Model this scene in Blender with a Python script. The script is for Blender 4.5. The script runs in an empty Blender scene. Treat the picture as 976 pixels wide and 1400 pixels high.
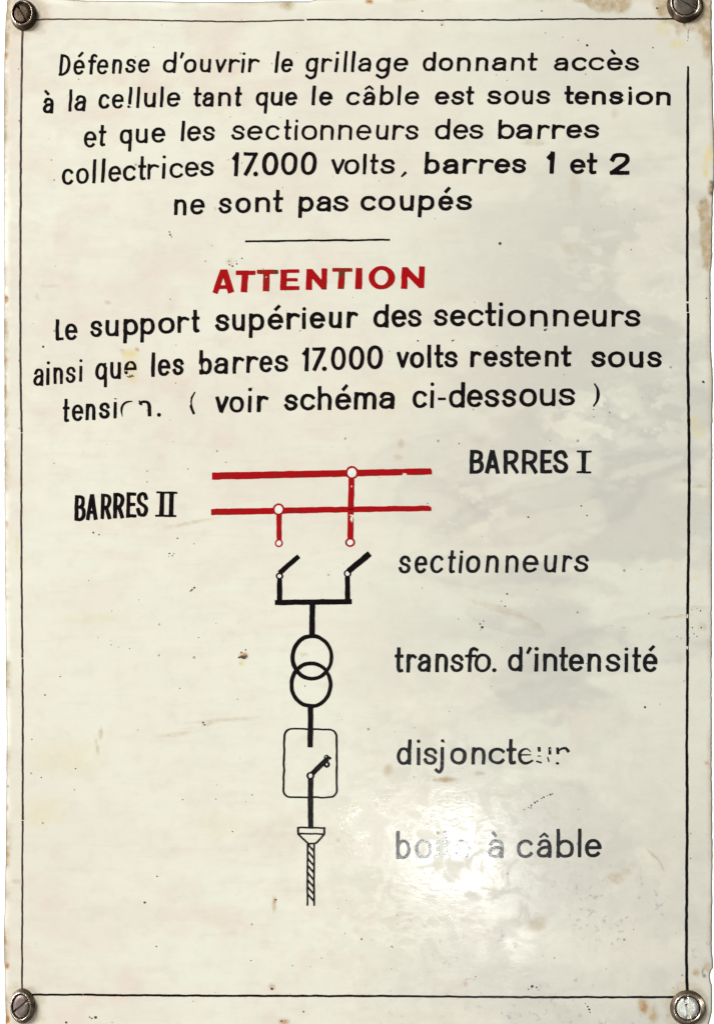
import bpy, bmesh, math, random
import numpy as np
from mathutils import Vector, Matrix

random.seed(7)
S = 0.0003                      # metres per photo pixel: the sign is about 29 x 42 cm
def W(u, v, h=0.0):             # photo pixel on the sign face -> world; h = height above the face in px
    return Vector(((u - 488) * S, -h * S, (706 - v) * S + 0.0))
ZC = (706 - 700) * S

scene = bpy.context.scene
# ------------------------------------------------------------------ camera
FX, FY, D = 800.0, 1110.0, 2000.0
cam = bpy.data.cameras.new("camera")
camo = bpy.data.objects.new("camera", cam)
scene.collection.objects.link(camo)
camo.location = W(FX, FY, D)
camo.rotation_euler = (math.radians(90), 0, 0)
cam.sensor_fit = 'VERTICAL'
cam.sensor_height = 24
cam.sensor_width = 24 * 713 / 1024
cam.lens = 24 * D / 1400
cam.shift_x = (488 - FX) / 1400
cam.shift_y = (FY - 700) / 1400
cam.clip_start = 0.01
cam.clip_end = 50
scene.camera = camo

# ------------------------------------------------------------------ light
world = bpy.data.worlds.new("World"); scene.world = world
world.use_nodes = True
bg = world.node_tree.nodes["Background"]
bg.inputs[0].default_value = (1.0, 0.93, 0.84, 1)
bg.inputs[1].default_value = 0.10

def area(name, loc, target, sx, sy, power, col=(1, 1, 1)):
    l = bpy.data.lights.new(name, 'AREA'); l.shape = 'RECTANGLE'; l.size = sx; l.size_y = sy
    l.energy = power; l.color = col
    o = bpy.data.objects.new(name, l); scene.collection.objects.link(o)
    o.location = loc
    o.rotation_euler = (Vector(target) - Vector(loc)).to_track_quat('-Z', 'Y').to_euler()
    return o
C0 = W(488, 700)
area("window_light", (-6.0, -5.0, 4.0), C0, 2.8, 2.0, 1085, (1.0, 0.985, 0.95))
area("fill_light", (-2.6, -1.9, -1.9), C0, 0.8, 0.8, 48, (1.0, 0.97, 0.95))
# unseen lamps placed to mirror as glare in the enamel around "boite"
P = W(628, 1140); C = camo.location
D2 = 2.4
def mirrored(u, v, sx, sz, power):
    p = W(u, v); c = camo.location
    q = p + Vector(((p.x - c.x), 0, (p.z - c.z))) * (D2 / 0.6); q.y = -D2
    return area("glare_lamp", q, p, sx, sz, power, (0.98, 1.0, 0.98))
GL_MAIN = mirrored(620, 1168, 0.10, 0.045, 2.2).location.copy()
mirrored(690, 1266, 0.13, 0.17, 0.55)  # weaker lamp added for the lower glare patch
mirrored(512, 1132, 0.05, 0.05, 0.20)  # small lamp added for the left glare patch
# unseen lamps added behind the sign plane to light the white backdrop wall
area("backdrop_light", (-1.5, 0.42, 0.2), (-0.5, 0.75, 0.1), 0.4, 0.9, 30)
area("backdrop_light", (1.5, 0.42, 0.2), (0.5, 0.75, 0.1), 0.4, 0.9, 30)

scene.view_settings.view_transform = 'Standard'
scene.view_settings.look = 'None'
scene.view_settings.exposure = 0
scene.view_settings.gamma = 1
scene.cycles.use_denoising = True
scene.cycles.max_bounces = 8

# ------------------------------------------------------------------ helpers
def link(o, parent=None):
    scene.collection.objects.link(o)
    if parent is not None:
        o.parent = parent
        o.matrix_parent_inverse = Matrix.Identity(4)
    return o
def empty(name, loc, parent=None):
    o = bpy.data.objects.new(name, None); o.empty_display_size = 0.01
    o.location = loc
    return link(o, parent)

def nt(name):
    m = bpy.data.materials.new(name); m.use_nodes = True
    t = m.node_tree
    return m, t, t.nodes["Principled BSDF"]
def N(t, typ, **kw):
    n = t.nodes.new(typ)
    for k, v in kw.items():
        if k == 'inp':
            for kk, vv in v.items(): n.inputs[kk].default_value = vv
        else: setattr(n, k, v)
    return n
def mixc(t, fac, a, b, blend='MIX'):
    n = t.nodes.new('ShaderNodeMix'); n.data_type = 'RGBA'; n.blend_type = blend
    for sock, val in ((n.inputs[0], fac), (n.inputs[6], a), (n.inputs[7], b)):
        if isinstance(val, bpy.types.NodeSocket): t.links.new(val, sock)
        elif isinstance(val, (int, float)): sock.default_value = val
        else: sock.default_value = (*val, 1)
    return n.outputs[2]
def math_(t, op, a, b=None, c=None, clamp=False):
    n = t.nodes.new('ShaderNodeMath'); n.operation = op; n.use_clamp = clamp
    for i, val in enumerate((a, b, c)):
        if val is None: continue
        if isinstance(val, bpy.types.NodeSocket): t.links.new(val, n.inputs[i])
        else: n.inputs[i].default_value = val
    return n.outputs[0]
def ramp(t, fac, stops):
    n = t.nodes.new('ShaderNodeMapRange'); n.interpolation_type = 'SMOOTHSTEP'
    t.links.new(fac, n.inputs[0])
    n.inputs[1].default_value, n.inputs[2].default_value = stops[0], stops[1]
    n.inputs[3].default_value, n.inputs[4].default_value = (stops[2], stops[3]) if len(stops) > 2 else (0, 1)
    return n.outputs[0]
def pos(t, sx=1, sy=1, sz=1, off=(0, 0, 0)):
    g = t.nodes.new('ShaderNodeNewGeometry'); m = t.nodes.new('ShaderNodeMapping')
    t.links.new(g.outputs['Position'], m.inputs[0])
    m.inputs['Scale'].default_value = (sx, sy, sz); m.inputs['Location'].default_value = off
    return m.outputs[0]
def noise(t, vec, scale, detail=3, rough=0.5, dist=0.0):
    n = t.nodes.new('ShaderNodeTexNoise'); t.links.new(vec, n.inputs['Vector'])
    n.inputs['Scale'].default_value = scale; n.inputs['Detail'].default_value = detail
    n.inputs['Roughness'].default_value = rough; n.inputs['Distortion'].default_value = dist
    return n.outputs['Fac']
def attr(t, name):
    n = t.nodes.new('ShaderNodeAttribute'); n.attribute_name = name
    return n.outputs['Fac']

# hand-dipped enamel waviness shared by the glaze and the paint lying on it
def glaze_bump(t, bsdf, extra=None):
    v = pos(t, 1, 1, 1.6)
    a = noise(t, v, 42, 2, 0.5, 0.6)
    b = noise(t, pos(t, 1, 1, 2.0, (3, 1, 2)), 200, 4, 0.6, 0.9)
    h = math_(t, 'ADD', math_(t, 'MULTIPLY', a, 0.50), math_(t, 'MULTIPLY', b, 0.15))
    if extra is not None: h = math_(t, 'ADD', h, extra)
    bn = t.nodes.new('ShaderNodeBump'); bn.inputs['Strength'].default_value = 1.0
    bn.inputs['Distance'].default_value = 0.00014
    t.links.new(h, bn.inputs['Height']); t.links.new(bn.outputs[0], bsdf.inputs['Normal'])

# ------------------------------------------------------------------ materials
def make_enamel():
    m, t, b = nt("aged_cream_enamel")
    p = pos(t)
    n1 = noise(t, p, 9, 4, 0.55, 0.4)
    n2 = noise(t, pos(t, 1, 1, 1.8, (5, 0, 3)), 26, 5, 0.6, 0.8)
    n3 = noise(t, pos(t, 1, 1, 1, (9, 2, 1)), 150, 4, 0.6)
    n4 = noise(t, pos(t, .5, 1, 1.7, (2, 2, 7)), 60, 5, 0.65, 0.6)
    col = mixc(t, ramp(t, n1, (.36, .64)), (.775, .752, .650), (.798, .808, .688))
    pk = math_(t, 'MULTIPLY', attr(t, 'pink'), ramp(t, n2, (.38, .66)))
    col = mixc(t, pk, col, (.770, .640, .560))
    gr = math_(t, 'MULTIPLY', ramp(t, n4, (.46, .72)), .24)
    col = mixc(t, gr, col, (.700, .645, .535))
    fl = attr(t, 'film_reflection')
    col = mixc(t, fl, col, (.515, .518, .474))  # grey reflection put into the colour together with a dirt layer
    # fine mottling
    col = mixc(t, ramp(t, n3, (.46, .74, 0, .20)), col, (.60, .565, .50))
    # faint wiping streaks left by years of cleaning
    st = noise(t, pos(t, .12, 1, 1, (1, 1, 8)), 330, 3, .6, .3)
    col = mixc(t, ramp(t, st, (.50, .74, 0, .16)), col, (.63, .59, .52))
    # dark peppering under the bottom right
    pep = math_(t, 'MULTIPLY', attr(t, 'pepper'), ramp(t, noise(t, pos(t, 1, 1, 1, (1, 5, 4)), 330, 3, .6), (.55, .68)))
    col = mixc(t, pep, col, (.42, .43, .45))
    # dirt, tan and rust stains with broken edges
    brk = ramp(t, noise(t, pos(t, 1, 1, 1, (7, 7, 2)), 260, 4, .65), (.28, .68, .45, 1.35))
    tan = math_(t, 'MULTIPLY', attr(t, 'tan'), brk, clamp=True)
    col = mixc(t, tan, col, (.45, .345, .195))
    yl = math_(t, 'MULTIPLY', attr(t, 'yellow'), brk, clamp=True)
    col = mixc(t, yl, col, (.72, .60, .22))
    ru = math_(t, 'MULTIPLY', attr(t, 'rust'), brk, clamp=True)
    col = mixc(t, ru, col, (.42, .17, .03))
    dk = math_(t, 'MULTIPLY', attr(t, 'dark'), brk, clamp=True)
    col = mixc(t, dk, col, (.10, .065, .035))
    # pin holes in the glaze
    vo = t.nodes.new('ShaderNodeTexVoronoi'); vo.feature = 'F1'
    t.links.new(p, vo.inputs['Vector']); vo.inputs['Scale'].default_value = 210
    sp = t.nodes.new('ShaderNodeSeparateColor'); t.links.new(vo.outputs['Color'], sp.inputs[0])
    rad = math_(t, 'MULTIPLY', ramp(t, sp.outputs[0], (.86, 1.0)), .15)
    pin = math_(t, 'SUBTRACT', rad, vo.outputs['Distance'])
    pin = ramp(t, pin, (0.0, .05))
    col = mixc(t, math_(t, 'MULTIPLY', pin, .62), col, (.16, .14, .12))
    col = mixc(t, attr(t, 'edge'), col, (.07, .09, .09))
    t.links.new(col, b.inputs['Base Color'])
    # gloss: the glaze is shiny, dirt and scrubbed patches are not
    rg = ramp(t, noise(t, pos(t, 1, 1, 1.2, (4, 4, 4)), 85, 4, .6, 1.0), (.40, .66, .065, .26))
    dirt = math_(t, 'ADD', math_(t, 'ADD', tan, ru), math_(t, 'MULTIPLY', fl, .25), clamp=True)  # fl is part dirt layer, part painted reflection
    rg = math_(t, 'ADD', rg, math_(t, 'MULTIPLY', dirt, .4))
    rg = math_(t, 'ADD', rg, math_(t, 'MULTIPLY', attr(t, 'rim'), .45), clamp=True)
    t.links.new(rg, b.inputs['Roughness'])
    b.inputs['Specular IOR Level'].default_value = .55
    ex = math_(t, 'MULTIPLY', math_(t, 'ADD', pin, math_(t, 'MULTIPLY', tan, .5)), -.05)
    glaze_bump(t, b, ex)
    return m

def make_paint(name, col1, col2, s=240, lo=.45, hi=.75, amt=1.0, rough=.22):
    m, t, b = nt(name)
    n = noise(t, pos(t, 1, 1, 1, (3, 3, 3)), s, 4, .65)
    c = mixc(t, math_(t, 'MULTIPLY', ramp(t, n, (lo, hi)), amt), col1, col2)
    t.links.new(c, b.inputs['Base Color'])
    b.inputs['Roughness'].default_value = rough
    glaze_bump(t, b)
    return m

def make_metal(name, c1, c2, rough=.34, grime=.5):
    m, t, b = nt(name)
    tc = t.nodes.new('ShaderNodeTexCoord')
    mp = t.nodes.new('ShaderNodeMapping'); t.links.new(tc.outputs['Object'], mp.inputs[0])
    n = noise(t, mp.outputs[0], 420, 5, .65, .5)
    n2 = noise(t, mp.outputs[0], 1500, 3, .6)
    f = ramp(t, n, (.38, .66))
    t.links.new(mixc(t, f, c1, c2), b.inputs['Base Color'])
    b.inputs['Metallic'].default_value = 1.0
    t.links.new(math_(t, 'ADD', math_(t, 'MULTIPLY', f, .22 * grime), math_(t, 'ADD', rough - .06, math_(t, 'MULTIPLY', n2, .12))), b.inputs['Roughness'])
    bn = t.nodes.new('ShaderNodeBump'); bn.inputs['Strength'].default_value = .6; bn.inputs['Distance'].default_value = .00008
    t.links.new(n2, bn.inputs['Height']); t.links.new(bn.outputs[0], b.inputs['Normal'])
    return m

ENAMEL = make_enamel()
BLACK = make_paint("black_lettering_paint", (.0035, .002, .003), (.020, .014, .017), 300, .5, .85, 1, .13)
GREYBLACK = make_paint("faded_black_paint", (.006, .007, .009), (.028, .029, .035), 300, .44, .80, 1, .12)
RED = make_paint("red_lettering_paint", (.39, .002, .005), (.19, .016, .010), 330, .50, .70, .85, .15)
DRED = make_paint("darkened_red_paint", (.36, .006, .006), (.12, .040, .012), 230, .44, .62, .95, .15)
LINE = make_paint("thin_line_paint", (.045, .024, .026), (.12, .075, .07), 200, .45, .75)
WHITEP = make_paint("white_spot_paint", (.84, .84, .80), (.74, .73, .68), 300)
GHOST = make_paint("faded_grey_paint", (.33, .32, .29), (.62, .60, .53), 500, .4, .6)

# ------------------------------------------------------------------ backdrop
mw, tw, bw = nt("white_wall_paint")
nw = noise(tw, pos(tw), 30, 4, .6)
tw.links.new(mixc(tw, nw, (.93, .93, .93), (.95, .95, .95)), bw.inputs['Base Color'])
bw.inputs['Roughness'].default_value = .9
bm = bmesh.new()
wall_y = 0.75
vs = [bm.verts.new(v) for v in ((-2.2, wall_y, -1.8), (2.2, wall_y, -1.8), (2.2, wall_y, 2.0), (-2.2, wall_y, 2.0),
                                (-2.2, wall_y + .1, -1.8), (2.2, wall_y + .1, -1.8), (2.2, wall_y + .1, 2.0), (-2.2, wall_y + .1, 2.0))]
for f in ((0, 1, 2, 3), (4, 7, 6, 5), (0, 4, 5, 1), (3, 2, 6, 7), (0, 3, 7, 4), (1, 5, 6, 2)):
    bm.faces.new([vs[i] for i in f])
bmesh.ops.recalc_face_normals(bm, faces=bm.faces)
me = bpy.data.meshes.new("wall"); bm.to_mesh(me); bm.free(); me.materials.append(mw)
wall = link(bpy.data.objects.new("wall", me)); wall["kind"] = "structure"
wall["label"] = "plain white backdrop wall behind the sign"

# ------------------------------------------------------------------ numpy noise
def vnoise(x, y, seed):
    xi = np.floor(x).astype(np.int64); yi = np.floor(y).astype(np.int64)
    fx = x - xi; fy = y - yi
    fx = fx * fx * (3 - 2 * fx); fy = fy * fy * (3 - 2 * fy)
    def h(a, b):
        n = (a * 374761393 + b * 668265263 + seed * 1442695041) & 0xffffffff
        n = ((n ^ (n >> 13)) * 1274126177) & 0xffffffff
        return ((n ^ (n >> 16)) & 0xffff) / 65535.0
    return (h(xi, yi) * (1 - fx) * (1 - fy) + h(xi + 1, yi) * fx * (1 - fy)
            + h(xi, yi + 1) * (1 - fx) * fy + h(xi + 1, yi + 1) * fx * fy)
def fbm(x, y, s, seed, oct=4, g=.55):
    r = 0; a = 1; tot = 0
    for i in range(oct):
        r = r + a * vnoise(x / s + 17.3 * i, y / s + 9.1 * i, seed + i * 13); tot += a; a *= g; s = s / 2.03
    return r / tot
def sst(a, b, x):
    t = np.clip((x - a) / (b - a), 0, 1); return t * t * (3 - 2 * t)

# ------------------------------------------------------------------ the sign
sign = empty("enamel_sign", W(488, 1411))
sign["label"] = "cream enamel warning sign with French lettering in black and red above a circuit diagram"
sign["category"] = "sign"
SO = sign.location.copy()

L_PTS = [(-6, 13), (0, 10.2), (8, 9.3), (30, 7.8), (60, 6.6), (110, 5.8), (300, 5.7), (600, 6.3), (700, 6.5), (760, 6.8), (900, 8.2), (1000, 9.2),
         (1060, 8.9), (1150, 8.2), (1240, 6.9), (1262, 5.4), (1300, 5.8), (1350, 7), (1400, 8), (1412, 12)]
R_PTS = [(-6, 970), (0, 972.2), (40, 972.2), (90, 973.5), (150, 974), (188, 975.4), (200, 976), (250, 976), (262, 974.3), (300, 973.4), (330, 973), (350, 973),
         (364, 972.2), (369, 970.7), (400, 971), (480, 971.5), (498, 973), (510, 973.7), (578, 973.2), (580, 972.2), (583, 972.9), (690, 972.7), (1030, 972.3), (1140, 973.2),
         (1143, 972.4), (1150, 973.3), (1300, 972.5), (1323, 974.3), (1327, 971), (1334, 969.6), (1342, 970.6), (1346, 972.6), (1360, 973), (1384, 972.6),
         (1394, 970), (1401, 968), (1412, 960)]
T_PTS = [(0, -6), (10, -5), (60, -3.5), (110, 0.2), (200, 1.0), (250, 2.0), (330, 2.2), (385, 1.3), (420, 1.5), (431, -1.5), (600, -4), (976, -6)]
def interp(pts, x): return np.interp(x, [p[0] for p in pts], [p[1] for p in pts])

def build_plate():
    nu, nv = 430, 600
    U, V = np.meshgrid(np.linspace(0, 1, nu), np.linspace(0, 1, nv))
    top = interp(T_PTS, 6 + U * 966); bot = 1411.0
    Y = top * (1 - V) + bot * V
    jl = (fbm(V * 1400, V * 0 + 3, 9, 5, 3) - .5) * 1.1
    jr = (fbm(V * 1400, V * 0 + 8, 7, 9, 3) - .5) * 1.3
    Lx = interp(L_PTS, Y) + jl; Rx = interp(R_PTS, Y) + jr
    X = Lx * (1 - U) + Rx * U
    H = np.zeros_like(X)                                        # height above the face, px
    de = np.minimum(np.minimum(X - Lx, Rx - X), np.minimum(Y - top, bot - Y))
    H -= 0.5 * np.clip(1 - de / 6, 0, 1) ** 2
    # ---- masks
    wx = X + 40 * (fbm(X, Y, 90, 31) - .5); wy = Y + 40 * (fbm(X, Y, 90, 47) - .5)
    def blob(cx, cy, rx, ry, soft=.6, rot=0, warp=.35):
        c, s = math.cos(rot), math.sin(rot)
        dx, dy = X - cx, Y - cy
        a = (dx * c + dy * s) / rx; b = (-dx * s + dy * c) / ry
        r = np.sqrt(a * a + b * b) + warp * 2 * (fbm(X, Y, max(4, min(rx, ry) * .9), int(cx * 7 + cy) % 997, 4, .65) - .5)
        return 1 - sst(1 - soft, 1 + soft * .3, r)
    film_reflection = np.zeros_like(X)  # dim grey reflection painted as colour, mixed with a layer of dirt
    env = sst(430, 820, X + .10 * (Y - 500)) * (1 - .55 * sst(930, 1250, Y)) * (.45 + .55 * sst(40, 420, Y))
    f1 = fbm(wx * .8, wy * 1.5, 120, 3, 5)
    film_reflection += env * (.28 + .42 * sst(.43, .55, f1))
    # curled marks, part wiping and part painted reflection
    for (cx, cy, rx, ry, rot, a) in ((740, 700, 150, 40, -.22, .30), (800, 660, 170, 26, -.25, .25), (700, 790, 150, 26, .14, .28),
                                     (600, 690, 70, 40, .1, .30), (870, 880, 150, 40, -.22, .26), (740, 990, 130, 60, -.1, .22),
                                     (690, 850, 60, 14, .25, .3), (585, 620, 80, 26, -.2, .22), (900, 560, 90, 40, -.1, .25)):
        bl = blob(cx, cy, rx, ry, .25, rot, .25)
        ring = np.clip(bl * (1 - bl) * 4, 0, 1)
        film_reflection += a * .55 * bl + a * .55 * ring
    # lighter patches that break the dirt layer and the painted reflection
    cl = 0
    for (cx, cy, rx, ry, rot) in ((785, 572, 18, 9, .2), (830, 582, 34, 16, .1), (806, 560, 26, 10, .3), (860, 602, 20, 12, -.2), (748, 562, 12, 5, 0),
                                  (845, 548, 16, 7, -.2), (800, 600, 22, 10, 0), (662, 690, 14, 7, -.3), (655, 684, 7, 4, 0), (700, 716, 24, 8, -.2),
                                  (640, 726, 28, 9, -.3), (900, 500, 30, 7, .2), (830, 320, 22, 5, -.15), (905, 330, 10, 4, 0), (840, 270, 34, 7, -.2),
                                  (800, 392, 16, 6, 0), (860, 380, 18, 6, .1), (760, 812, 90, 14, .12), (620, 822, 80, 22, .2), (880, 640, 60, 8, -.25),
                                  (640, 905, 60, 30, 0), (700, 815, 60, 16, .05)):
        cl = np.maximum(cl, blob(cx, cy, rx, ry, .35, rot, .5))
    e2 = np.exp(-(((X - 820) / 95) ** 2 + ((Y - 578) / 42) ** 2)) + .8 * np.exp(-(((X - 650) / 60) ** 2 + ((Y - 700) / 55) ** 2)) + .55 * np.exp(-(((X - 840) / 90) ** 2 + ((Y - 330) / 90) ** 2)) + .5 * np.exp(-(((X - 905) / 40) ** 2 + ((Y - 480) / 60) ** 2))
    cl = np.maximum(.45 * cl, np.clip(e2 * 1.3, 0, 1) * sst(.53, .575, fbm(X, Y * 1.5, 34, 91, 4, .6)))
    film_reflection = film_reflection * (1 - .80 * cl) + .18 * sst(.56, .60, fbm(X + 300, Y * 1.5, 30, 19, 4, .6)) * np.clip(e2, 0, 1)
    film_reflection += (.16 + .22 * sst(.4, .6, fbm(wx, wy, 45, 37, 5))) * sst(480, 760, X) * sst(960, 1240, Y)
    # thin veined scratches in the same grey layer
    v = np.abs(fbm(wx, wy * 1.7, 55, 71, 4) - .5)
    film_reflection += -.20 * (1 - sst(.0, .02, v)) * env * (1 - sst(500, 640, Y)) * sst(230, 330, Y)
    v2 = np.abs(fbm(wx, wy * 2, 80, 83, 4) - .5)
    film_reflection += .12 * (1 - sst(.0, .015, v2)) * sst(600, 820, X) * sst(480, 560, Y)
    film_reflection = np.clip(film_reflection * .86, 0, .80)
    pink = .55 * (1 - sst(500, 900, X)) * (.55 + .45 * sst(1050, 1250, Y)) * (.45 + .55 * (1 - sst(640, 820, Y)) + .4 * sst(1080, 1200, Y))
    pink += .32 * blob(700, 980, 170, 60, .9) + .25 * blob(180, 560, 200, 120, .9) + .3 * blob(620, 850, 80, 16, .5, .15) + .30 * blob(200, 90, 220, 90, .9)
    pink = np.clip(1.1 * pink * sst(.38, .60, fbm(wx, wy, 60, 11, 5)) + .12 * (1 - sst(300, 700, X)) * (1 - .5 * sst(600, 900, Y)), 0, 1)
    for (cx, cy, rx, ry, a) in ((210, 858, 12, 7, .7), (188, 910, 5, 10, .6), (190, 1085, 30, 18, .35), (320, 1160, 30, 12, .35), (90, 365, 14, 18, .3), (130, 350, 8, 16, .3),
                                (385, 1150, 60, 60, .25), (130, 1290, 60, 50, .3)):
        pink = np.maximum(pink, a * blob(cx, cy, rx, ry, .8))
    pepper = 1.0 * sst(600, 800, X) * sst(1130, 1260, Y) + .5 * sst(1180, 1300, Y) * sst(430, 600, X)
    pepper = np.clip(pepper * sst(.42, .62, fbm(wx, wy, 40, 23, 4)), 0, .85)
    tan = np.zeros_like(X); yel = np.zeros_like(X); rust = np.zeros_like(X); dark = np.zeros_like(X)
    el = np.clip(1 - (X - Lx) / 10, 0, 1); er = np.clip(1 - (Rx - X) / 9, 0, 1); et = np.clip(1 - (Y - top) / 10, 0, 1)
    nL = fbm(X * 0, Y, 46, 5, 4); nR = fbm(X * 0 + 9, Y, 60, 15, 4)
    tan += .95 * el * sst(.38, .62, nL) + .45 * er * sst(.42, .62, nR) + .45 * et * sst(.45, .65, fbm(X, Y * 0, 60, 4, 4))
    tan += .55 * np.clip(1 - (X - Lx) / 12, 0, 1) * (1 - sst(40, 90, Y))
    for a in ((966, 0, 26, 62, .55), (967, 52, 11, 34, .45), (964, 318, 9, 56, .30, -.04), (968, 345, 8, 30, .4), (958, 283, 7, 9, .4), (972, 258, 7, 12, .4),
              (828, 0, 28, 17, .35, .1), (815, 0, 38, 7, .4), (850, 6, 18, 12, .45, -.4), (392, 4, 14, 11, .7), (905, 6, 16, 12, .6), (951, 1330, 6, 7, .8), (905, 14, 10, 12, .6),
              (967, 1322, 6, 8, .5), (879, 1375, 9, 14, .7), (893, 1388, 8, 14, .9)):
        tan = np.maximum(tan, .82 * blob(*a[:5], *(a[5:] or ())))
    for a, k in (((530, 1053, 9, 9), .45), ((607, 1066, 20, 4.5), .65), ((655, 1057, 10, 3.5), .4), ((735, 1262, 16, 14), .33), ((842, 1200, 16, 10), .40), ((855, 1192, 9, 5), .45),
                 ((138, 1003, 3.4, 10, .5, .12), .55), ((133, 1020, 2.4, 14, .5, -.15), .45), ((240, 1004, 32, 3, .5, -.12), .35), ((285, 990, 14, 3, .5, -.3), .4),
                 ((300, 985, 60, 3, .6, -.08), .30), ((260, 715, 40, 2.5, .5, -.2), .35), ((312, 375, 16, 10), .22), ((314, 358, 7, 6), .3), ((52, 405, 4, 6), .35), ((70, 391, 16, 2.5), .3),
                 ((893, 1170, 14, 2.2, .5, .75), .45), ((902, 1180, 12, 1.8, .5, 1.1), .5), ((922, 843, 30, 1.8, .5, -.12), .5), ((690, 835, 50, 6, .5, .28), .28),
                 ((733, 856, 8, 6), .25), ((730, 195, 20, 6), .3), ((840, 155, 6, 8), .25), ((785, 255, 10, 22), .22), ((24, 1205, 9, 4), .4), ((385, 1150, 30, 50), .10), ((690, 1085, 26, 6), .2),
                 ((780, 340, 16, 10), .25), ((545, 890, 6, 3), .1), ((415, 895, 7, 3), .45), ((417, 1010, 9, 6), .1), ((960, 857, 8, 7), .45), ((955, 665, 12, 3), .4), ((935, 657, 3, 3), .6),
                 ((548, 606, 5, 7), .4), ((545, 625, 8, 5), .35), ((960, 830, 30, 3), .2)):
        tan = np.maximum(tan, k * blob(*a))
    for a, k in (((178, 484, 14, 7), .55), ((180, 505, 12, 22), .40), ((330, 906, 4.5, 5.5), .75), ((24, 745, 4, 14), .3), ((905, 40, 14, 12), .3), ((926, 60, 14, 10), .35),
                 ((968, 212, 8, 17), .55), ((964, 235, 5, 10), .5), ((918, 776, 4, 4), .35), ((950, 790, 6, 4), .3), ((959, 820, 2, 6), .3), ((60, 1110, 40, 26, .9), .22), ((90, 1035, 60, 30, .9), .16),
                 ((948, 575, 10, 8), .35), ((955, 590, 18, 10), .25), ((120, 845, 60, 7), .14), ((300, 1130, 50, 20, .9), .12), ((540, 540, 40, 30, .9), .1)):
        yel = np.maximum(yel, k * blob(*a))
    for a, k in (((8, 75, 3.5, 6), .8), ((8, 409, 4.5, 6), .9), ((8, 491, 3, 6), .85), ((8, 520, 3, 18), .5), ((10, 718, 3, 8), .45), ((10, 1104, 3, 5), .55), ((11, 1168, 3, 5), .5),
                 ((6, 1285, 2.6, 17), .8), ((10, 1320, 4.5, 6), .9), ((10, 1393, 4, 6), .9), ((505, 2, 7, 4), .9), ((188, 478, 3.5, 2.5), .8), ((167, 479, 4, 2.5), .4), ((333, 897, 7, 5), 1.0),
                 ((375, 1236, 3.5, 12), .55), ((376, 1231, 2.2, 5), .75), ((372, 1349, 6, 5), .5), ((388, 1397, 9, 5), .6), ((636, 1345, 4, 4), .4), ((880, 1378, 5, 8), .55), ((147, 414, 6, 3), .30), ((972, 257, 4, 8), .25),
                 ((294, 285, 2, 2.5), .6), ((610, 1066, 12, 2.6), .35), ((505, 1154, 3, 3), .25), ((462, 1149, 3, 4), .3), ((32, 1118, 2, 6), .3), ((966, 1043, 4, 3), .5), ((604, 33, 2.5, 2), .5)):
        rust = np.maximum(rust, k * blob(*a))
    for a, k in (((973, 254, 4, 9), .75), ((972, 262, 3, 5), .8), ((8, 532, 2, 7), .4), ((962, 1334, 3, 3), .8), ((960, 1328, 2, 7), .5), ((935, 32, 3, 4), .6), ((972, 404, 1.6, 5), .9), ((8, 1183, 2, 4), .6),
                 ((958, 278, 4, 5), .3), ((973, 20, 2, 20), .3)):
        dark = np.maximum(dark, k * blob(*a))
    dsc = np.zeros_like(X)
    for (cx, cy, r, k) in ((33, 20, 38, .45), (936, 8, 42, .60), (939, 1378, 38, .42), (31, 1376, 36, .30)):   # dirt held round each screw
        dsc = np.maximum(dsc, k * (1 - sst(.70, 1.0, np.hypot(X - cx, Y - cy) / r + .5 * (fbm(X, Y, 9, 3) - .5))))
    tan = np.clip(np.maximum(tan, dsc), 0, 1)
    edge = np.clip(1 - de / .9, 0, 1); rim = np.clip(1.3 - de / 9, 0, 1)
    verts = np.stack([(X - 488) * S - SO.x, -H * S - SO.y, (706 - Y) * S - SO.z], -1).reshape(-1, 3)
    # outline loops: rolled edge and back
    idx = np.arange(nu * nv).reshape(nv, nu)
    loop = np.concatenate([idx[0, :], idx[1:, -1], idx[-1, -2::-1], idx[-2:0:-1, 0]])
    pv = verts[loop]; cen = pv.mean(0)
    nrm = pv - np.roll(pv, 1, 0); 
    out = np.stack([nrm[:, 2], nrm[:, 1] * 0, -nrm[:, 0]], -1)
    out += np.roll(out, -1, 0); out /= np.linalg.norm(out, axis=1)[:, None] + 1e-12
    if ((pv - cen) * out).sum() < 0: out = -out
    l1 = pv + out * .45 * S + np.array([0, .9 * S, 0]); l2 = pv + out * .2 * S + np.array([0, 5.0 * S, 0])
    n0 = len(verts); n = len(loop)
    allv = np.concatenate([verts, l1, l2])
    a, b, c, d = idx[:-1, :-1].ravel(), idx[:-1, 1:].ravel(), idx[1:, 1:].ravel(), idx[1:, :-1].ravel()
    faces = np.stack([a, d, c, b], -1).tolist()
    for i in range(n):
        j = (i + 1) % n
        faces.append([int(loop[i]), int(loop[j]), n0 + j, n0 + i])
        faces.append([n0 + i, n0 + j, n0 + n + j, n0 + n + i])
    faces.append([n0 + n + i for i in range(n)])
    me = bpy.data.meshes.new("plate"); me.from_pydata(allv.tolist(), [], faces); me.update()
    for nm, arr in (('film_reflection', film_reflection), ('pink', pink), ('pepper', pepper), ('tan', tan), ('yellow', yel), ('rust', rust), ('dark', dark), ('edge', edge), ('rim', rim)):
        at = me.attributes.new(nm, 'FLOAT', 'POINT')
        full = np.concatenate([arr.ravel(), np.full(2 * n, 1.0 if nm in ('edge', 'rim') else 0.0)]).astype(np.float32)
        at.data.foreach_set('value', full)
    me.polygons.foreach_set('use_smooth', [True] * (len(me.polygons) - 1) + [False])
    me.materials.append(ENAMEL)
    o = bpy.data.objects.new("plate", me)
    return link(o, sign)
plate = build_plate()

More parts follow.
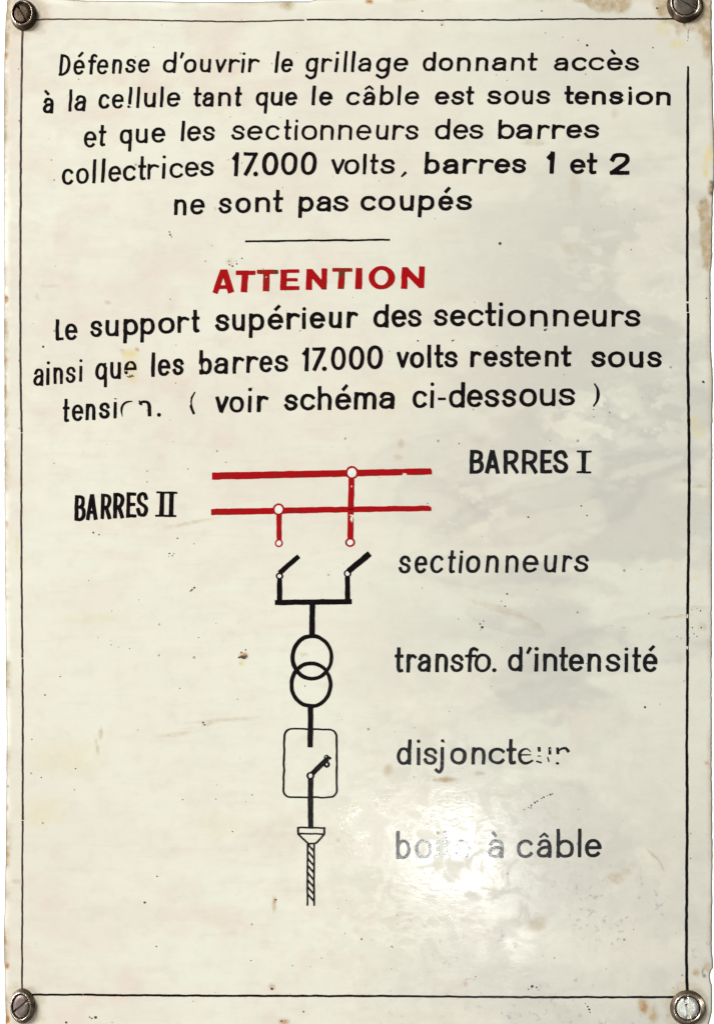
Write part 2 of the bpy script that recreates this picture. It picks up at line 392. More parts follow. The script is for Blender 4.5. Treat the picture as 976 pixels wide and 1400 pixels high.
# ------------------------------------------------------------------ brush strokes -> outlines -> thin paint
CELL = 0.45
class Brush:
    """collects strokes in photo pixels, then turns their union into one thin raised coat of paint"""
    def __init__(self): self.items = []; self.cut = []; self.white = []
    def stroke(self, pts, w, closed=False, flat=True, taper=None):
        pts = [tuple(p) for p in pts]
        self.items.append(('s', pts, w, closed, flat, taper)); return self
    def dot(self, x, y, rx, ry=None): self.items.append(('d', x, y, rx, ry or rx)); return self
    def wear(self, x, y, rx, ry, rough=.6, seed=1): self.cut.append((x, y, rx, ry, rough, seed)); return self
    def hole(self, x, y, rx, ry=None): self.cut.append((x, y, rx, ry or rx, 0, 0)); return self
    def outlines(self, seed=0, wob=.42):
        xs, ys = [], []
        for it in self.items:
            if it[0] == 's':
                w = it[2]
                for p in it[1]: xs += [p[0] - w, p[0] + w]; ys += [p[1] - w, p[1] + w]
            else: xs += [it[1] - it[3] - 2, it[1] + it[3] + 2]; ys += [it[2] - it[4] - 2, it[2] + it[4] + 2]
        x0, x1, y0, y1 = min(xs) - 2, max(xs) + 2, min(ys) - 2, max(ys) + 2
        gx = np.arange(x0, x1, CELL); gy = np.arange(y0, y1, CELL)
        GX, GY = np.meshgrid(gx, gy)
        PX = GX + wob * 2 * (vnoise(GX / 9, GY / 9, 101 + seed) - .5) + .28 * (vnoise(GX / 2.6, GY / 2.6, 55 + seed) - .5)
        PY = GY + wob * 2 * (vnoise(GX / 9, GY / 9, 202 + seed) - .5) + .28 * (vnoise(GX / 2.6, GY / 2.6, 66 + seed) - .5)
        F = np.full(GX.shape, 9.0)
        def win(ax, ay, bx, by, m):
            i0 = max(0, int((min(ax, bx) - m - x0) / CELL)); i1 = min(len(gx), int((max(ax, bx) + m - x0) / CELL) + 2)
            j0 = max(0, int((min(ay, by) - m - y0) / CELL)); j1 = min(len(gy), int((max(ay, by) + m - y0) / CELL) + 2)
            return slice(j0, j1), slice(i0, i1)
        for it in self.items:
            if it[0] == 'd':
                _, cx, cy, rx, ry = it
                sl = win(cx, cy, cx, cy, max(rx, ry) + 3)
                q = np.hypot((PX[sl] - cx) / rx, (PY[sl] - cy) / ry)
                F[sl] = np.minimum(F[sl], (q - 1) * min(rx, ry)); continue
            _, pts, w, closed, flat, taper = it
            n = len(pts); r0 = w / 2
            segs = [(pts[i], pts[(i + 1) % n]) for i in range(n if closed else n - 1)]
            cum = [0]
            for a, b in segs: cum.append(cum[-1] + math.hypot(b[0] - a[0], b[1] - a[1]))
            for k, (a, b) in enumerate(segs):
                ax, ay = a; bx, by = b
                dx, dy = bx - ax, by - ay; ln = math.hypot(dx, dy)
                if ln < 1e-6: continue
                dx /= ln; dy /= ln
                e0 = flat and not closed and k == 0; e1 = flat and not closed and k == len(segs) - 1
                if e0: ax -= dx * r0 * .92; ay -= dy * r0 * .92
                if e1: bx += dx * r0 * .92; by += dy * r0 * .92
                ln2 = math.hypot(bx - ax, by - ay)
                sl = win(ax, ay, bx, by, r0 + 3)
                qx, qy = PX[sl] - ax, PY[sl] - ay
                t = qx * dx + qy * dy
                tc = np.clip(t, 0, ln2)
                # horizontals are brushed a little thinner than uprights
                thin = 1 - (.14 * dx * dx)
                rr = r0 * thin
                if taper:
                    u0 = cum[k] / cum[-1]; u1 = cum[k + 1] / cum[-1]
                    uu = u0 + (u1 - u0) * tc / ln2
                    rr = r0 * thin * np.interp(uu, [q[0] for q in taper], [q[1] for q in taper])
                d = np.hypot(qx - dx * tc, qy - dy * tc) - rr
                if e0: d = np.maximum(d, -t)
                if e1: d = np.maximum(d, t - ln2)
                F[sl] = np.minimum(F[sl], d)
        # soften corners a little
        K = F.copy()
        for _ in range(2):
            K[1:-1, 1:-1] = (K[1:-1, 1:-1] * 4 + K[:-2, 1:-1] + K[2:, 1:-1] + K[1:-1, :-2] + K[1:-1, 2:]) / 8
        F = K
        for (cx, cy, rx, ry, rough, sd) in self.cut:
            if rough == 0:
                q = (np.hypot((PX - cx) / rx, (PY - cy) / ry) - 1) * min(rx, ry)
            else:
                q = (np.hypot((GX - cx) / rx, (GY - cy) / ry) - 1) * min(rx, ry) + rough * min(rx, ry) * 2.4 * (fbm(GX, GY, 3.0, 300 + sd, 3) - .5)
            F = np.maximum(F, -q)
        F[0, :] = F[-1, :] = 9; F[:, 0] = F[:, -1] = 9
        return contour(F, x0, y0)
    def build(self, name, mat, parent, h=.22, seed=0, wob=.42):
        return paint(self.outlines(seed, wob), name, mat, parent, h)

def contour(F, x0, y0):
    s = F < 0
    c = s[:-1, :-1] * 1 + s[:-1, 1:] * 2 + s[1:, 1:] * 4 + s[1:, :-1] * 8
    jj, ii = np.nonzero((c > 0) & (c < 15))
    nxt = {}
    T = {1: ((3, 0),), 2: ((0, 1),), 3: ((3, 1),), 4: ((1, 2),), 6: ((0, 2),), 7: ((3, 2),), 8: ((2, 3),), 9: ((2, 0),),
         11: ((2, 1),), 12: ((1, 3),), 13: ((1, 0),), 14: ((0, 3),), 5: ((3, 0), (1, 2)), 10: ((0, 1), (2, 3))}
    def ek(j, i, e):
        if e == 0: return (j, i, 0)
        if e == 1: return (j, i + 1, 1)
        if e == 2: return (j + 1, i, 0)
        return (j, i, 1)
    for j, i in zip(jj.tolist(), ii.tolist()):
        for a, b in T[int(c[j, i])]:
            nxt[ek(j, i, a)] = ek(j, i, b)
    loops = []
    while nxt:
        k0, k = next(iter(nxt.items())); del nxt[k0]
        lp = [k0]
        while k in nxt:
            lp.append(k); k = nxt.pop(k)
        if len(lp) < 6: continue
        pts = []
        for (j, i, o) in lp:
            if o == 0: a, b = F[j, i], F[j, i + 1]; f = a / (a - b); pts.append((x0 + (i + f) * CELL, y0 + j * CELL))
            else: a, b = F[j, i], F[j + 1, i]; f = a / (a - b); pts.append((x0 + i * CELL, y0 + (j + f) * CELL))
        # drop near-duplicate points
        q = [pts[0]]
        for p in pts[1:]:
            if abs(p[0] - q[-1][0]) + abs(p[1] - q[-1][1]) > .34: q.append(p)
        ar = 0
        for a, b in zip(q, q[1:] + q[:1]): ar += a[0] * b[1] - b[0] * a[1]
        if len(q) > 4 and abs(ar) > .9: loops.append(q)
    return loops

def paint(loops, name, mat, parent, h=.22):
    if not loops: return None
    cx = sum(p[0] for l in loops for p in l) / sum(len(l) for l in loops)
    cy = sum(p[1] for l in loops for p in l) / sum(len(l) for l in loops)
    cu = bpy.data.curves.new("t", 'CURVE'); cu.dimensions = '2D'; cu.fill_mode = 'BOTH'; cu.extrude = h * S / 2
    for l in loops:
        sp = cu.splines.new('POLY'); sp.points.add(len(l) - 1)
        co = np.zeros((len(l), 4), np.float32)
        a = np.array(l); co[:, 0] = (a[:, 0] - cx) * S; co[:, 1] = (cy - a[:, 1]) * S; co[:, 3] = 1
        sp.points.foreach_set('co', co.ravel()); sp.use_cyclic_u = True
    tmp = bpy.data.objects.new("t", cu)
    me = bpy.data.meshes.new_from_object(tmp)
    nv = len(me.vertices); co = np.zeros(nv * 3, np.float32); me.vertices.foreach_get('co', co); co = co.reshape(-1, 3)
    z = co[:, 2].copy(); co[:, 2] = co[:, 1]; co[:, 1] = -(z + h * S / 2)
    me.vertices.foreach_set('co', co.ravel()); me.update()
    bpy.data.objects.remove(tmp); bpy.data.curves.remove(cu)
    me.name = name; me.materials.clear(); me.materials.append(mat)
    o = bpy.data.objects.new(name, me)
    link(o, parent)
    pw = Vector((0, 0, 0)); q = parent
    while q is not None: pw = pw + q.location; q = q.parent
    o.location = W(cx, cy, .02) - pw
    return o

# ------------------------------------------------------------------ the signwriter's alphabet
def arc(cx, cy, rx, ry, a0, a1, n=22, e=2.25):
    out = []
    for i in range(n + 1):
        a = math.radians(a0 + (a1 - a0) * i / n); c, s = math.cos(a), math.sin(a)
        out.append((cx + rx * math.copysign(abs(c) ** (2 / e), c), cy + ry * math.copysign(abs(s) ** (2 / e), s)))
    return out
def sp(pts, n=7):
    P_ = [pts[0]] + list(pts) + [pts[-1]]; out = []
    for i in range(1, len(P_) - 2):
        p0, p1, p2, p3 = P_[i - 1], P_[i], P_[i + 1], P_[i + 2]
        for k in range(n):
            t = k / n
            out.append(tuple(.5 * (2 * p1[j] + (p2[j] - p0[j]) * t + (2 * p0[j] - 5 * p1[j] + 4 * p2[j] - p3[j]) * t * t
                                   + (-p0[j] + 3 * p1[j] - 3 * p2[j] + p3[j]) * t ** 3) for j in (0, 1)))
    return out + [pts[-1]]
bowlL = lambda: [(1, .74)] + arc(.5, .5, .5, .5, 62, 298, 22)[0:] + [(1, .26)]
bowlR = lambda: [(0, .74)] + arc(.5, .5, .5, .5, 118, -118, 22) + [(0, .26)]
ARCH = sp([(0, .70), (.14, .90), (.42, 1), (.72, .98), (.94, .84), (1, .62), (1, .3), (1, 0)])
# y: 0 baseline, 1 x-height, 2 ascender, -1 descender; 'cap' glyphs use 0..1 for base..ascender
GL = {
 'o': [('c', arc(.5, .5, .5, .5, 0, 345, 30))],
 'c': [('s', arc(.54, .5, .54, .5, 38, 322, 26, 2.15))],
 'e': [('s', [(.04, .53), (.98, .53)]), ('s', arc(.5, .5, .5, .5, 4, 318, 28, 2.2))],
 's': [('s', sp([(.95, .76), (.80, .94), (.50, 1), (.20, .93), (.08, .74), (.24, .58), (.52, .51), (.80, .43), (.96, .26), (.80, .06), (.47, 0), (.17, .06), (.02, .25)]))],
 'a': [('s', sp([(.08, .77), (.26, .96), (.56, 1), (.86, .93), (1, .72), (1, .4), (1, 0)])), ('s', sp([(1, .56), (.62, .57), (.25, .50), (0, .28), (.13, .05), (.42, 0), (.75, .06), (1, .26)]))],
 'n': [('s', [(0, 0), (0, 1)]), ('s', ARCH)],
 'h': [('s', [(0, 0), (0, 2)]), ('s', ARCH)],
 'm': [('s', [(0, 0), (0, 1)]), ('s', [(x * .5, y) for x, y in ARCH]), ('s', [(.5 + x * .5, y) for x, y in ARCH])],
 'u': [('s', sp([(0, 1), (0, .6), (.02, .3), (.16, .06), (.45, 0), (.78, .06), (1, .25)])), ('s', [(1, 1), (1, 0)])],
 'r': [('s', [(0, 0), (0, 1)]), ('s', sp([(0, .64), (.22, .88), (.58, .99), (.96, .90)]))],
 'i': [('s', [(.5, 0), (.5, 1)]), ('dot', .5)],
 'l': [('s', [(.5, 0), (.5, 2)])],
 '!': [('s', [(.5, .32), (.5, 2)]), ('ldot', .5)],
 't': [('s', sp([(.40, 2), (.40, 1.2), (.40, .9), (.40, .22), (.56, 0), (.95, .02)])), ('s', [(0, .95), (1, .95)])],
 'f': [('s', sp([(.98, 1.82), (.72, 2), (.42, 1.8), (.34, 1.3), (.34, .8), (.34, 0)])), ('s', [(0, .95), (.82, .95)])],
 'd': [('s', bowlL()), ('s', [(1, 0), (1, 2)])],
 'q': [('s', bowlL()), ('s', [(1, -1), (1, 1)])],
 'b': [('s', bowlR()), ('s', [(0, 0), (0, 2)])],
 'p': [('s', bowlR()), ('s', [(0, -1), (0, 1)])],
 'g': [('s', bowlL()), ('s', sp([(1, 1), (1, .5), (1, -.2), (.9, -.75), (.5, -1), (.08, -.72)]))],
 'j': [('s', sp([(.75, 1), (.75, .5), (.75, 0), (.70, -.6), (.40, -1), (.02, -.75)])), ('dot', .75)],
 'v': [('s', [(.02, 1), (.45, .06)]), ('s', [(1, 1), (.5, .02)])],
}
CAP = {
 'D': [('s', [(.06, 0), (.06, 1)]), ('s', sp([(.06, 1), (.5, .98), (.88, .82), (1, .5), (.85, .16), (.45, .01), (0, 0)]))],
 'L': [('s', [(.02, 1), (.02, 0), (.96, .03)])],
 'B': [('s', [(0, 0), (0, 1)]), ('s', sp([(0, 1), (.45, 1), (.85, .92), (.88, .70), (.6, .54), (.3, .53)])), ('s', sp([(.05, .53), (.55, .53), (.95, .42), (.98, .16), (.62, 0), (0, 0)]))],
 'A': [('s', [(.02, 0), (.45, 1)]), ('s', [(.98, 0), (.55, 1)]), ('s', [(.22, .26), (.78, .26)])],
 'R': [('s', [(0, 0), (0, 1)]), ('s', sp([(0, 1), (.45, 1), (.88, .90), (.92, .66), (.62, .47), (0, .44)])), ('s', [(.50, .45), (.98, 0)])],
 'E': [('s', [(0, 0), (0, 1)]), ('s', [(0, 1), (.96, 1)]), ('s', [(0, .52), (.84, .52)]), ('s', [(0, 0), (1, 0)])],
 'S': [('s', sp([(.94, .78), (.78, .96), (.48, 1), (.16, .92), (.06, .74), (.20, .58), (.52, .49), (.84, .40), (1, .24), (.84, .04), (.5, 0), (.16, .06), (.02, .24)]))],
 '1': [('s', [(.72, 0), (.78, 1)]), ('s', [(.74, .96), (.10, .78)])],
 '7': [('s', [(0, 1), (.97, 1), (.10, 0)])],
 '0': [('c', arc(.5, .5, .5, .5, 0, 345, 30))],
 '2': [('s', sp([(.06, .74), (.20, .94), (.52, 1), (.88, .92), (.97, .70), (.80, .48), (.45, .26), (.08, .02)])), ('s', [(.06, .0), (.98, 0)])],
}
WORDS = []   # filled below
def letter(br, ch, x0, x1, base, top, asc, desc, w, k, acc=None, dot_y=None):
    """strokes of one letter; x0..x1, base, top, asc, desc are outer edges in photo px, k = slant"""
    r = w / 2
    cap = ch in CAP
    g = CAP[ch] if cap else GL[ch]
    span = (base - asc) if cap else (base - top)
    ins = r + (abs(k) * span / 2 * .75 if (x1 - x0) > 1.7 * w else 0)
    X0, X1 = x0 + ins, x1 - ins
    if X1 < X0: X0 = X1 = (x0 + x1) / 2
    hr = r * .88
    def my(y):
        if cap: return (base - hr) + ((asc + hr) - (base - hr)) * y
        if y < 0: return (base - hr) + (desc - hr - (base - hr)) * (-y)
        if y <= 1: return (base - hr) + ((top + hr) - (base - hr)) * y
        return (top + hr) + ((asc + hr) - (top + hr)) * (y - 1)
    ym = (base + (asc if cap else top)) / 2
    def mp(p):
        y = my(p[1]); return (X0 + (X1 - X0) * p[0] + k * (ym - y), y)
    for s in g:
        if s[0] in 'sc':
            br.stroke([mp(p) for p in s[1]], w, closed=s[0] == 'c')
        elif s[0] == 'dot':
            yy = dot_y if dot_y else (asc + r + .3)
            xx = X0 + (X1 - X0) * s[1] + k * (ym - yy); br.dot(xx, yy, r * 1.08, r * 1.02)
        elif s[0] == 'ldot':
            br.dot(X0 + k * (ym - base), base - r, r * .95)
    cx = (x0 + x1) / 2
    if acc == "'": br.stroke([(cx + .6, top - 5.2), (cx + 4.2, top - 9.2)], w * .92)
    if acc == '`': br.stroke([(cx - 3.4, top - 8.6), (cx - .4, top - 5.2)], w * .92)
    if acc == '^': br.stroke([(cx - 4.6, top - 3.6), (cx + .6, top - 7.6), (cx + 4.8, top - 3.6)], w * .72)

ACC = {'é': ('e', "'"), 'è': ('e', '`'), 'à': ('a', '`'), 'â': ('a', '^')}
def word(parent, text, xs, b0, b1, t0, t1, asc0, asc1=None, w=4.4, k=.05, mat=None, desc=9.5, wear=(), seed=None, dot=None, h=.22, name='word', extra=None):
    """xs: flat list x0,x1 for each letter; baseline, x-height top and ascender top run from first to last letter"""
    br = Brush(); asc1 = asc0 if asc1 is None else asc1
    if w < 4.75: w *= .955
    n = len(text); xa, xb = xs[0], xs[-1]
    rs = random.Random(sum(map(ord, text)) + int(xa))
    for i, ch in enumerate(text):
        x0, x1 = xs[2 * i], xs[2 * i + 1]
        f = ((x0 + x1) / 2 - xa) / max(1e-6, xb - xa)
        b = b0 + (b1 - b0) * f; t = t0 + (t1 - t0) * f; a = asc0 + (asc1 - asc0) * f
        j = rs.uniform(-.25, .25); b += j; t += j * .5 + rs.uniform(-.3, .3)
        ww = w * rs.uniform(.95, 1.06)
        if ch == '.': br.dot((x0 + x1) / 2, b - w * .5, w * .62, w * .60); continue
        if ch == "’": br.stroke([((x1) - w * .55, a + 2.6), (x0 + w * .5, a + 7.6)], w * .95, taper=((0, 1.1), (1, .8))); continue
        if ch == '-': br.stroke([(x0 + w / 2, (b + t) / 2), (x1 - w / 2, (b + t) / 2)], w * .85); continue
        c, ac = ACC.get(ch, (ch, None))
        letter(br, c, x0, x1, b, t, a, b + desc, ww, k + rs.uniform(-.015, .015), ac, dot)
    for wv in wear: br.wear(*wv)
    if extra: extra(br)
    return br.build(name, mat or BLACK, parent, h, seed if seed is not None else rs.randint(0, 99))

def tline(label):
    o = empty("text_line", (0, 0, 0), sign); o["label"] = label
    return o

# ---- line 1
k1 = .085
l = tline('first line of black lettering, "Défense d\'ouvrir le grillage donnant accès"')
word(l, 'Défense', [80.3, 97.5, 100, 116.7, 119.5, 133.5, 131.8, 149.5, 153.5, 167.5, 171, 187, 188.7, 205.5], 103.6, 99.5, 83, 79.6, 74.5, 72.5, 4.1, k1, seed=1)
word(l, 'd’ouvrir', [222, 241.5, 246, 252.5, 251, 269.7, 273, 289, 293.3, 310, 312.7, 329, 329, 336, 339, 356], 99.6, 99.4, 80.5, 80.6, 70.5, 71, 4.2, k1, seed=2)
word(l, 'le', [374.5, 381.7, 383.3, 401.3], 99.4, 99.3, 80, 80, 70, 70, 4.3, .12, seed=3)
word(l, 'grillage', [417, 435.5, 439, 454.7, 456.5, 463.5, 468.3, 475.3, 479, 485.5, 489, 507.7, 513.3, 533.7, 537.3, 558.2], 98.8, 97.8, 79.5, 78.6, 70, 69.5, 4.3, .09, desc=9.6, seed=4)
word(l, 'donnant', [577, 595.7, 599, 619.7, 624, 643.5, 649.7, 667.7, 672, 692, 698, 717, 719.5, 734.5], 97.2, 96.9, 78.4, 78.3, 71, 72.2, 4.6, .06, seed=5)
word(l, 'accès', [756.5, 776.5, 780.8, 802, 804, 825.7, 828.3, 851.2, 853.3, 873.7], 96.9, 96.6, 78.3, 78.0, 72, 72, 4.6, .05, seed=6)
# ---- line 2
l = tline('second line of black lettering, "à la cellule tant que le câble est sous tension"')
word(l, 'à', [58.7, 74], 155, 155, 133.3, 133.3, 124, w=4.7, k=.04, seed=7)
word(l, 'la', [94, 99.3, 101.8, 118.2], 152.6, 151.7, 129.5, 129.8, 122, w=4.4, k=.05, seed=8)
word(l, 'ce!lule', [134.5, 150.5, 153, 170, 175, 181.3, 185.8, 192.8, 196.5, 213.8, 218, 224.7, 228, 247], 149.5, 145.7, 128.8, 125.6, 119.5, 117.6, 4.4, .05, seed=9)
word(l, 'tant', [263.5, 276, 276.5, 293, 298.3, 316, 320, 331], 145.8, 145.2, 126, 125.2, 119.2, 118.3, 4.5, .06, seed=10)
word(l, 'que', [349.5, 366.7, 370, 387, 389.3, 406.7], 144.9, 144.6, 125.4, 125.4, 118, w=4.5, k=.06, desc=10.5, seed=11)
word(l, 'le', [424.8, 432.5, 436, 455], 144.5, 144.3, 125, 125, 117.3, w=4.7, k=.07, seed=12)
word(l, 'câble', [472.7, 492.3, 495.8, 513, 518.8, 538, 541.7, 548.9, 553, 573.2], 144.3, 143.6, 125.2, 124.6, 116.4, 116, 4.6, .06, seed=13)
word(l, 'est', [594, 614.2, 616, 635.3, 636, 648], 143.5, 143, 124.2, 123.6, 118, 117.8, 4.7, .06, seed=14)
word(l, 'sous', [664.7, 685.7, 688.3, 709.4, 713, 728.8, 732.3, 752.7], 143, 142.7, 123.4, 123.4, 117, w=4.6, k=.05, seed=15)
word(l, 'tension', [770.3, 784.3, 784.6, 805.2, 808.6, 827.5, 831.5, 852, 857.3, 864.2, 868.2, 892.5, 896.4, 916.4], 142.4, 144.4, 124.3, 125.2, 116.8, 118.6, 5.0, .025, seed=16)
# ---- line 3
l = tline('third line of black lettering, "et que les sectionneurs des barres"')
word(l, 'et', [114.5, 132.7, 134.3, 146.2], 202.6, 199.6, 180.4, 176.5, 172.5, 170.5, 4.4, .05, seed=17)
word(l, 'que', [163.7, 181, 185.8, 202.4, 207.2, 226.5], 197.3, 195, 177.3, 174, 168, w=4.4, k=.03, desc=10.5, seed=18)
word(l, 'les', [247, 252.9, 255.5, 275, 276.3, 294.7], 193.4, 192.5, 172.6, 172, 165, w=4.4, k=.07, seed=19)
word(l, 'sectionneurs', [316, 335.4, 337.5, 359.2, 362.6, 382.8, 387, 398.7, 401.3, 407.9, 411.8, 434.2, 437.5, 456.7, 462, 482.2, 486.8, 508, 513.3, 531.3, 536, 553.3, 553.2, 572.7], 191.7, 191.2, 171.5, 170.5, 163.7, 163, 4.2, .055, seed=20)
word(l, 'des', [594, 615.3, 619, 640, 640.6, 661.3], 190.9, 190.2, 170.5, 170, 162, w=4.4, k=.05, seed=21)
word(l, 'barres', [680.3, 703, 704.5, 727, 734, 751.5, 754, 772.7, 773.3, 795.7, 797.3, 819.2], 190.3, 189.4, 170, 169.6, 163.5, w=4.8, k=.04, seed=22)
# ---- line 4
l = tline('fourth line of black lettering, "collectrices 17.000 volts, barres 1 et 2"')
word(l, 'collectrices', [84.8, 101.3, 104, 122, 126.3, 132, 138.3, 144, 148, 166.4, 168, 186.4, 188.5, 200.5, 201.6, 218.3, 221, 227.3, 231.5, 251, 252.8, 272, 273, 293.2], 253.3, 240.3, 231, 219.5, 220.5, 207.5, 4.5, .045, seed=23)
word(l, '17.000', [315.8, 328, 332, 353.3, 346.3, 352.7, 358, 381, 383.8, 407.2, 410.5, 433.7], 241, 238.7, 214, 214, 208.5, 207.2, 5.4, .05, seed=24, name='number')
word(l, 'volts', [452, 471.5, 470.2, 491.5, 495, 501.5, 504.8, 517.5, 519.5, 540.3], 238.5, 238, 217.8, 217.2, 210.5, 210.2, 4.7, .05, seed=25)
br = Brush().stroke([(554, 236.2), (549.3, 241)], 3.6, taper=((0, 1.2), (1, .75))); br.build('comma', BLACK, l)
word(l, 'barres', [580, 601.3, 604.5, 626.3, 632, 652.5, 654.6, 675.3, 675.4, 697.5, 699, 719.5], 238, 237.2, 217.3, 216.8, 207.6, w=5.1, k=.04, seed=26)
word(l, '1', [745.8, 759.3], 237.7, 237.7, 214, 214, 207, w=6.3, k=.02, seed=27, name='number')
word(l, 'et', [778.6, 800, 800.5, 816], 238.3, 238.3, 217.3, 217.3, 209, w=5.0, k=.04, seed=28, wear=((803.3, 231, 1.6, 3, .4, 5),))
word(l, '2', [831.5, 861.3], 239.2, 239.2, 214, 214, 208.7, w=6.4, k=.03, seed=29, name='number')
# ---- line 5
l = tline('fifth line of black lettering, "ne sont pas coupés"')
word(l, 'ne', [238, 255.5, 259.8, 280.4], 294.7, 293.2, 273, 271.5, 262, w=4.8, k=.04, seed=30)
word(l, 'sont', [298.5, 317.8, 321.7, 343.6, 349, 369.4, 372.6, 387.3], 292.4, 289.6, 270.8, 268.7, 262, 259.6, 4.9, .035, seed=31)
word(l, 'pas', [408, 429, 432.3, 452.5, 454.3, 477], 289.8, 288.8, 268.8, 267, 260, w=5.1, k=.04, desc=8, seed=32)
word(l, 'coupés', [492.7, 514, 516.7, 540.3, 546, 566, 571.5, 594, 598.4, 619.8, 622.8, 645.8], 288.5, 287.8, 267.3, 266.8, 260, w=5.1, k=.04, desc=8.7, seed=33)
br = Brush().stroke([(336.5, 330), (400, 329.2), (470, 328.2), (479, 328.9), (484, 328.4), (531.5, 327.6)], 3.1)
br.build('separator_rule', BLACK, sign)
# ---- ATTENTION
l = tline('red capitals reading "ATTENTION"')
def poly(parent, pts, mat, name='letter', seed=0, cuts=()):
    """a letter drawn from straight bars: list of (x0,y0,x1,y1,w)"""
    br = Brush()
    for b_ in pts:
        x0, y0, x1, y1, w = b_[:5]
        dx, dy = x1 - x0, y1 - y0; ln = math.hypot(dx, dy); r = w * .46
        f = 1 / (1 - .14 * (dx / ln) ** 2)
        br.stroke([(x0 + dx / ln * r, y0 + dy / ln * r), (x1 - dx / ln * r, y1 - dy / ln * r)], w * f)
    for c in cuts: br.wear(*c)
    return br.build(name, mat, parent, .25, seed, wob=.3)
def T_(x0, x1, y0, y1, xs0, xs1, sw=8.8, bw=6):
    c = (x0 + x1) / 2; return [(x0, y0 + bw / 2, x1, y0 + bw / 2, bw), (xs0, y0 + 1, xs1, y1, sw)]
def N_(x0, x1, y0, y1, w=8.4, lean=1.0):
    return [(x0 + w / 2 + lean, y0 + .5, x0 + w / 2, y1 + .5, w), (x1 - w / 2 + .2, y0 - .5, x1 - w / 2 - lean, y1 - .2, w * .92), (x0 + w / 2 + 1.5, y0 + 3.2, x1 - w / 2 - 1.2, y1 - 3.6, w * .98)]
word_red = empty("word", (0, 0, 0), l)
# nine letters of the one red word
def red_letters():
    parts = []
    parts.append(([(294, 400.6, 305, 369.5, 7.4), (316.2, 400.2, 306.5, 369.5, 8.6), (298, 392.5, 313, 392.3, 5.2), (301.6, 371, 309.2, 371, 5.4)], RED, ()))
    parts.append((T_(323, 349, 370, 399.7, 335.6, 333.3), RED, ()))
    parts.append((T_(352, 380, 368.7, 398.3, 364.6, 363.6), DRED, ((364, 379, 1.3, 1.3, .8, 3),)))
    parts.append(([(388.2, 369, 387, 397, 8.6), (384, 371, 409, 370.4, 5), (385, 382.8, 406.8, 382.4, 4.6), (384, 394.3, 409, 393.8, 5.6)], RED, ()))
    parts.append((N_(418, 447.6, 367.3, 396), RED, ()))
    parts.append((T_(454.5, 481.2, 366.5, 395.2, 467.5, 465.8, 8.6, 5.2), DRED, ()))
    parts.append(([(490.9, 366.4, 490, 395.4, 9.0)], RED, ()))
    parts.append((None, RED, ()))
    parts.append((N_(548, 580.6, 364.8, 394.3), RED, ()))
    for i, (p, m_, c) in enumerate(parts):
        if p is None:
            br = Brush(); br.dot(521.6, 379.6, 17.9, 16); br.hole(521.2, 379.4, 9.2, 10.4); br.build('letter', m_, l, .25, 3, wob=.35)
        else: poly(l, p, m_, 'letter', i, c)
bpy.data.objects.remove(word_red)
red_letters()
# ---- line 6
l = tline('black lettering under the red heading, "Le support supérieur des sectionneurs"')
word(l, 'Le', [76.3, 87.8, 89, 106.5], 466, 464.7, 442.5, 442, 436.5, w=4.7, k=.0, seed=34)
word(l, 'support', [123.5, 140.8, 144.3, 162.8, 169, 189.3, 192.3, 212.2, 216.5, 239.3, 242.8, 259.8, 261.8, 273.3], 461.3, 454.2, 438.8, 431.5, 430.5, 423.4, 5.0, .025, desc=11, seed=35)
word(l, 'supérieur', [294.2, 314, 317.3, 334.8, 340.4, 361.9, 366, 387.7, 391.7, 410.5, 412.4, 418.4, 423, 444.8, 449.3, 467.4, 473.4, 489.8], 453.3, 448.2, 430, 425.6, 422, 418, 5.2, .02, desc=10.5, seed=36)
word(l, 'des', [510, 531.3, 534.7, 555.8, 556.8, 576.6], 447.9, 447.3, 424, 423, 415.6, w=5.2, k=.02, seed=37)
word(l, 'sectionneurs', [592.3, 612.8, 615, 636.3, 639, 661.2, 662.3, 678, 680.5, 687.7, 692.8, 718.2, 724.3, 748.3, 755.4, 777, 783, 805.3, 808.5, 829, 835, 853, 853, 875.4], 446, 446.7, 422.8, 423.7, 413, 414, 5.2, .02, seed=38)
# ---- line 7
l = tline('black lettering, "ainsi que les barres 17.000 volts restent sous", partly worn')
word(l, 'ainsi', [46, 60.3, 63.8, 68.4, 73.5, 86.6, 90, 104.3, 108.4, 112.9], 528.3, 521.9, 504.5, 500.3, 495.2, 490.5, 4.3, .02, seed=39)
word(l, 'que', [130.5, 147, 151, 166, 169.8, 187.5], 520, 515.6, 496.5, 493.2, 488, w=4.6, k=.02, desc=10.3, seed=40,
     wear=((176, 512.5, 3.6, 3.2, 1.1, 7), (171.0, 507, 1.5, 3, 1.1, 8), (184.5, 511.5, 2.2, 2.0, 1.0, 4), (146.4, 499, .9, 3.5, .5, 2), (178, 497.2, 1.2, 1.2, 1.0, 6), (181, 516, 2.2, 1.4, .9, 14)))
word(l, 'les', [206.8, 212.4, 215.8, 233.3, 235.7, 252.4], 514.9, 512.6, 491, 490, 482, w=4.8, k=.02, seed=41)
word(l, 'barres', [272.4, 290.3, 292.8, 312, 318, 334.3, 336.8, 354, 354.6, 372.8, 374.7, 394.5], 512.2, 508.7, 489.3, 485.3, 478.7, w=4.9, k=.02, seed=42, wear=((273.4, 501, 1.6, 4.5, .8, 9),))
word(l, '17.000', [411.8, 424, 426, 445.7, 440.5, 446, 452, 472.8, 476.8, 498.3, 501.8, 523.3], 507.6, 504.3, 482, 480, 475.5, 471.8, 5.3, .02, seed=43, name='number')
word(l, 'volts', [541.5, 559.3, 560, 580, 584, 589, 592.8, 606.4, 606.8, 625.8], 503.5, 502.2, 481, 480, 471.3, 471, 5.1, .02, seed=44)
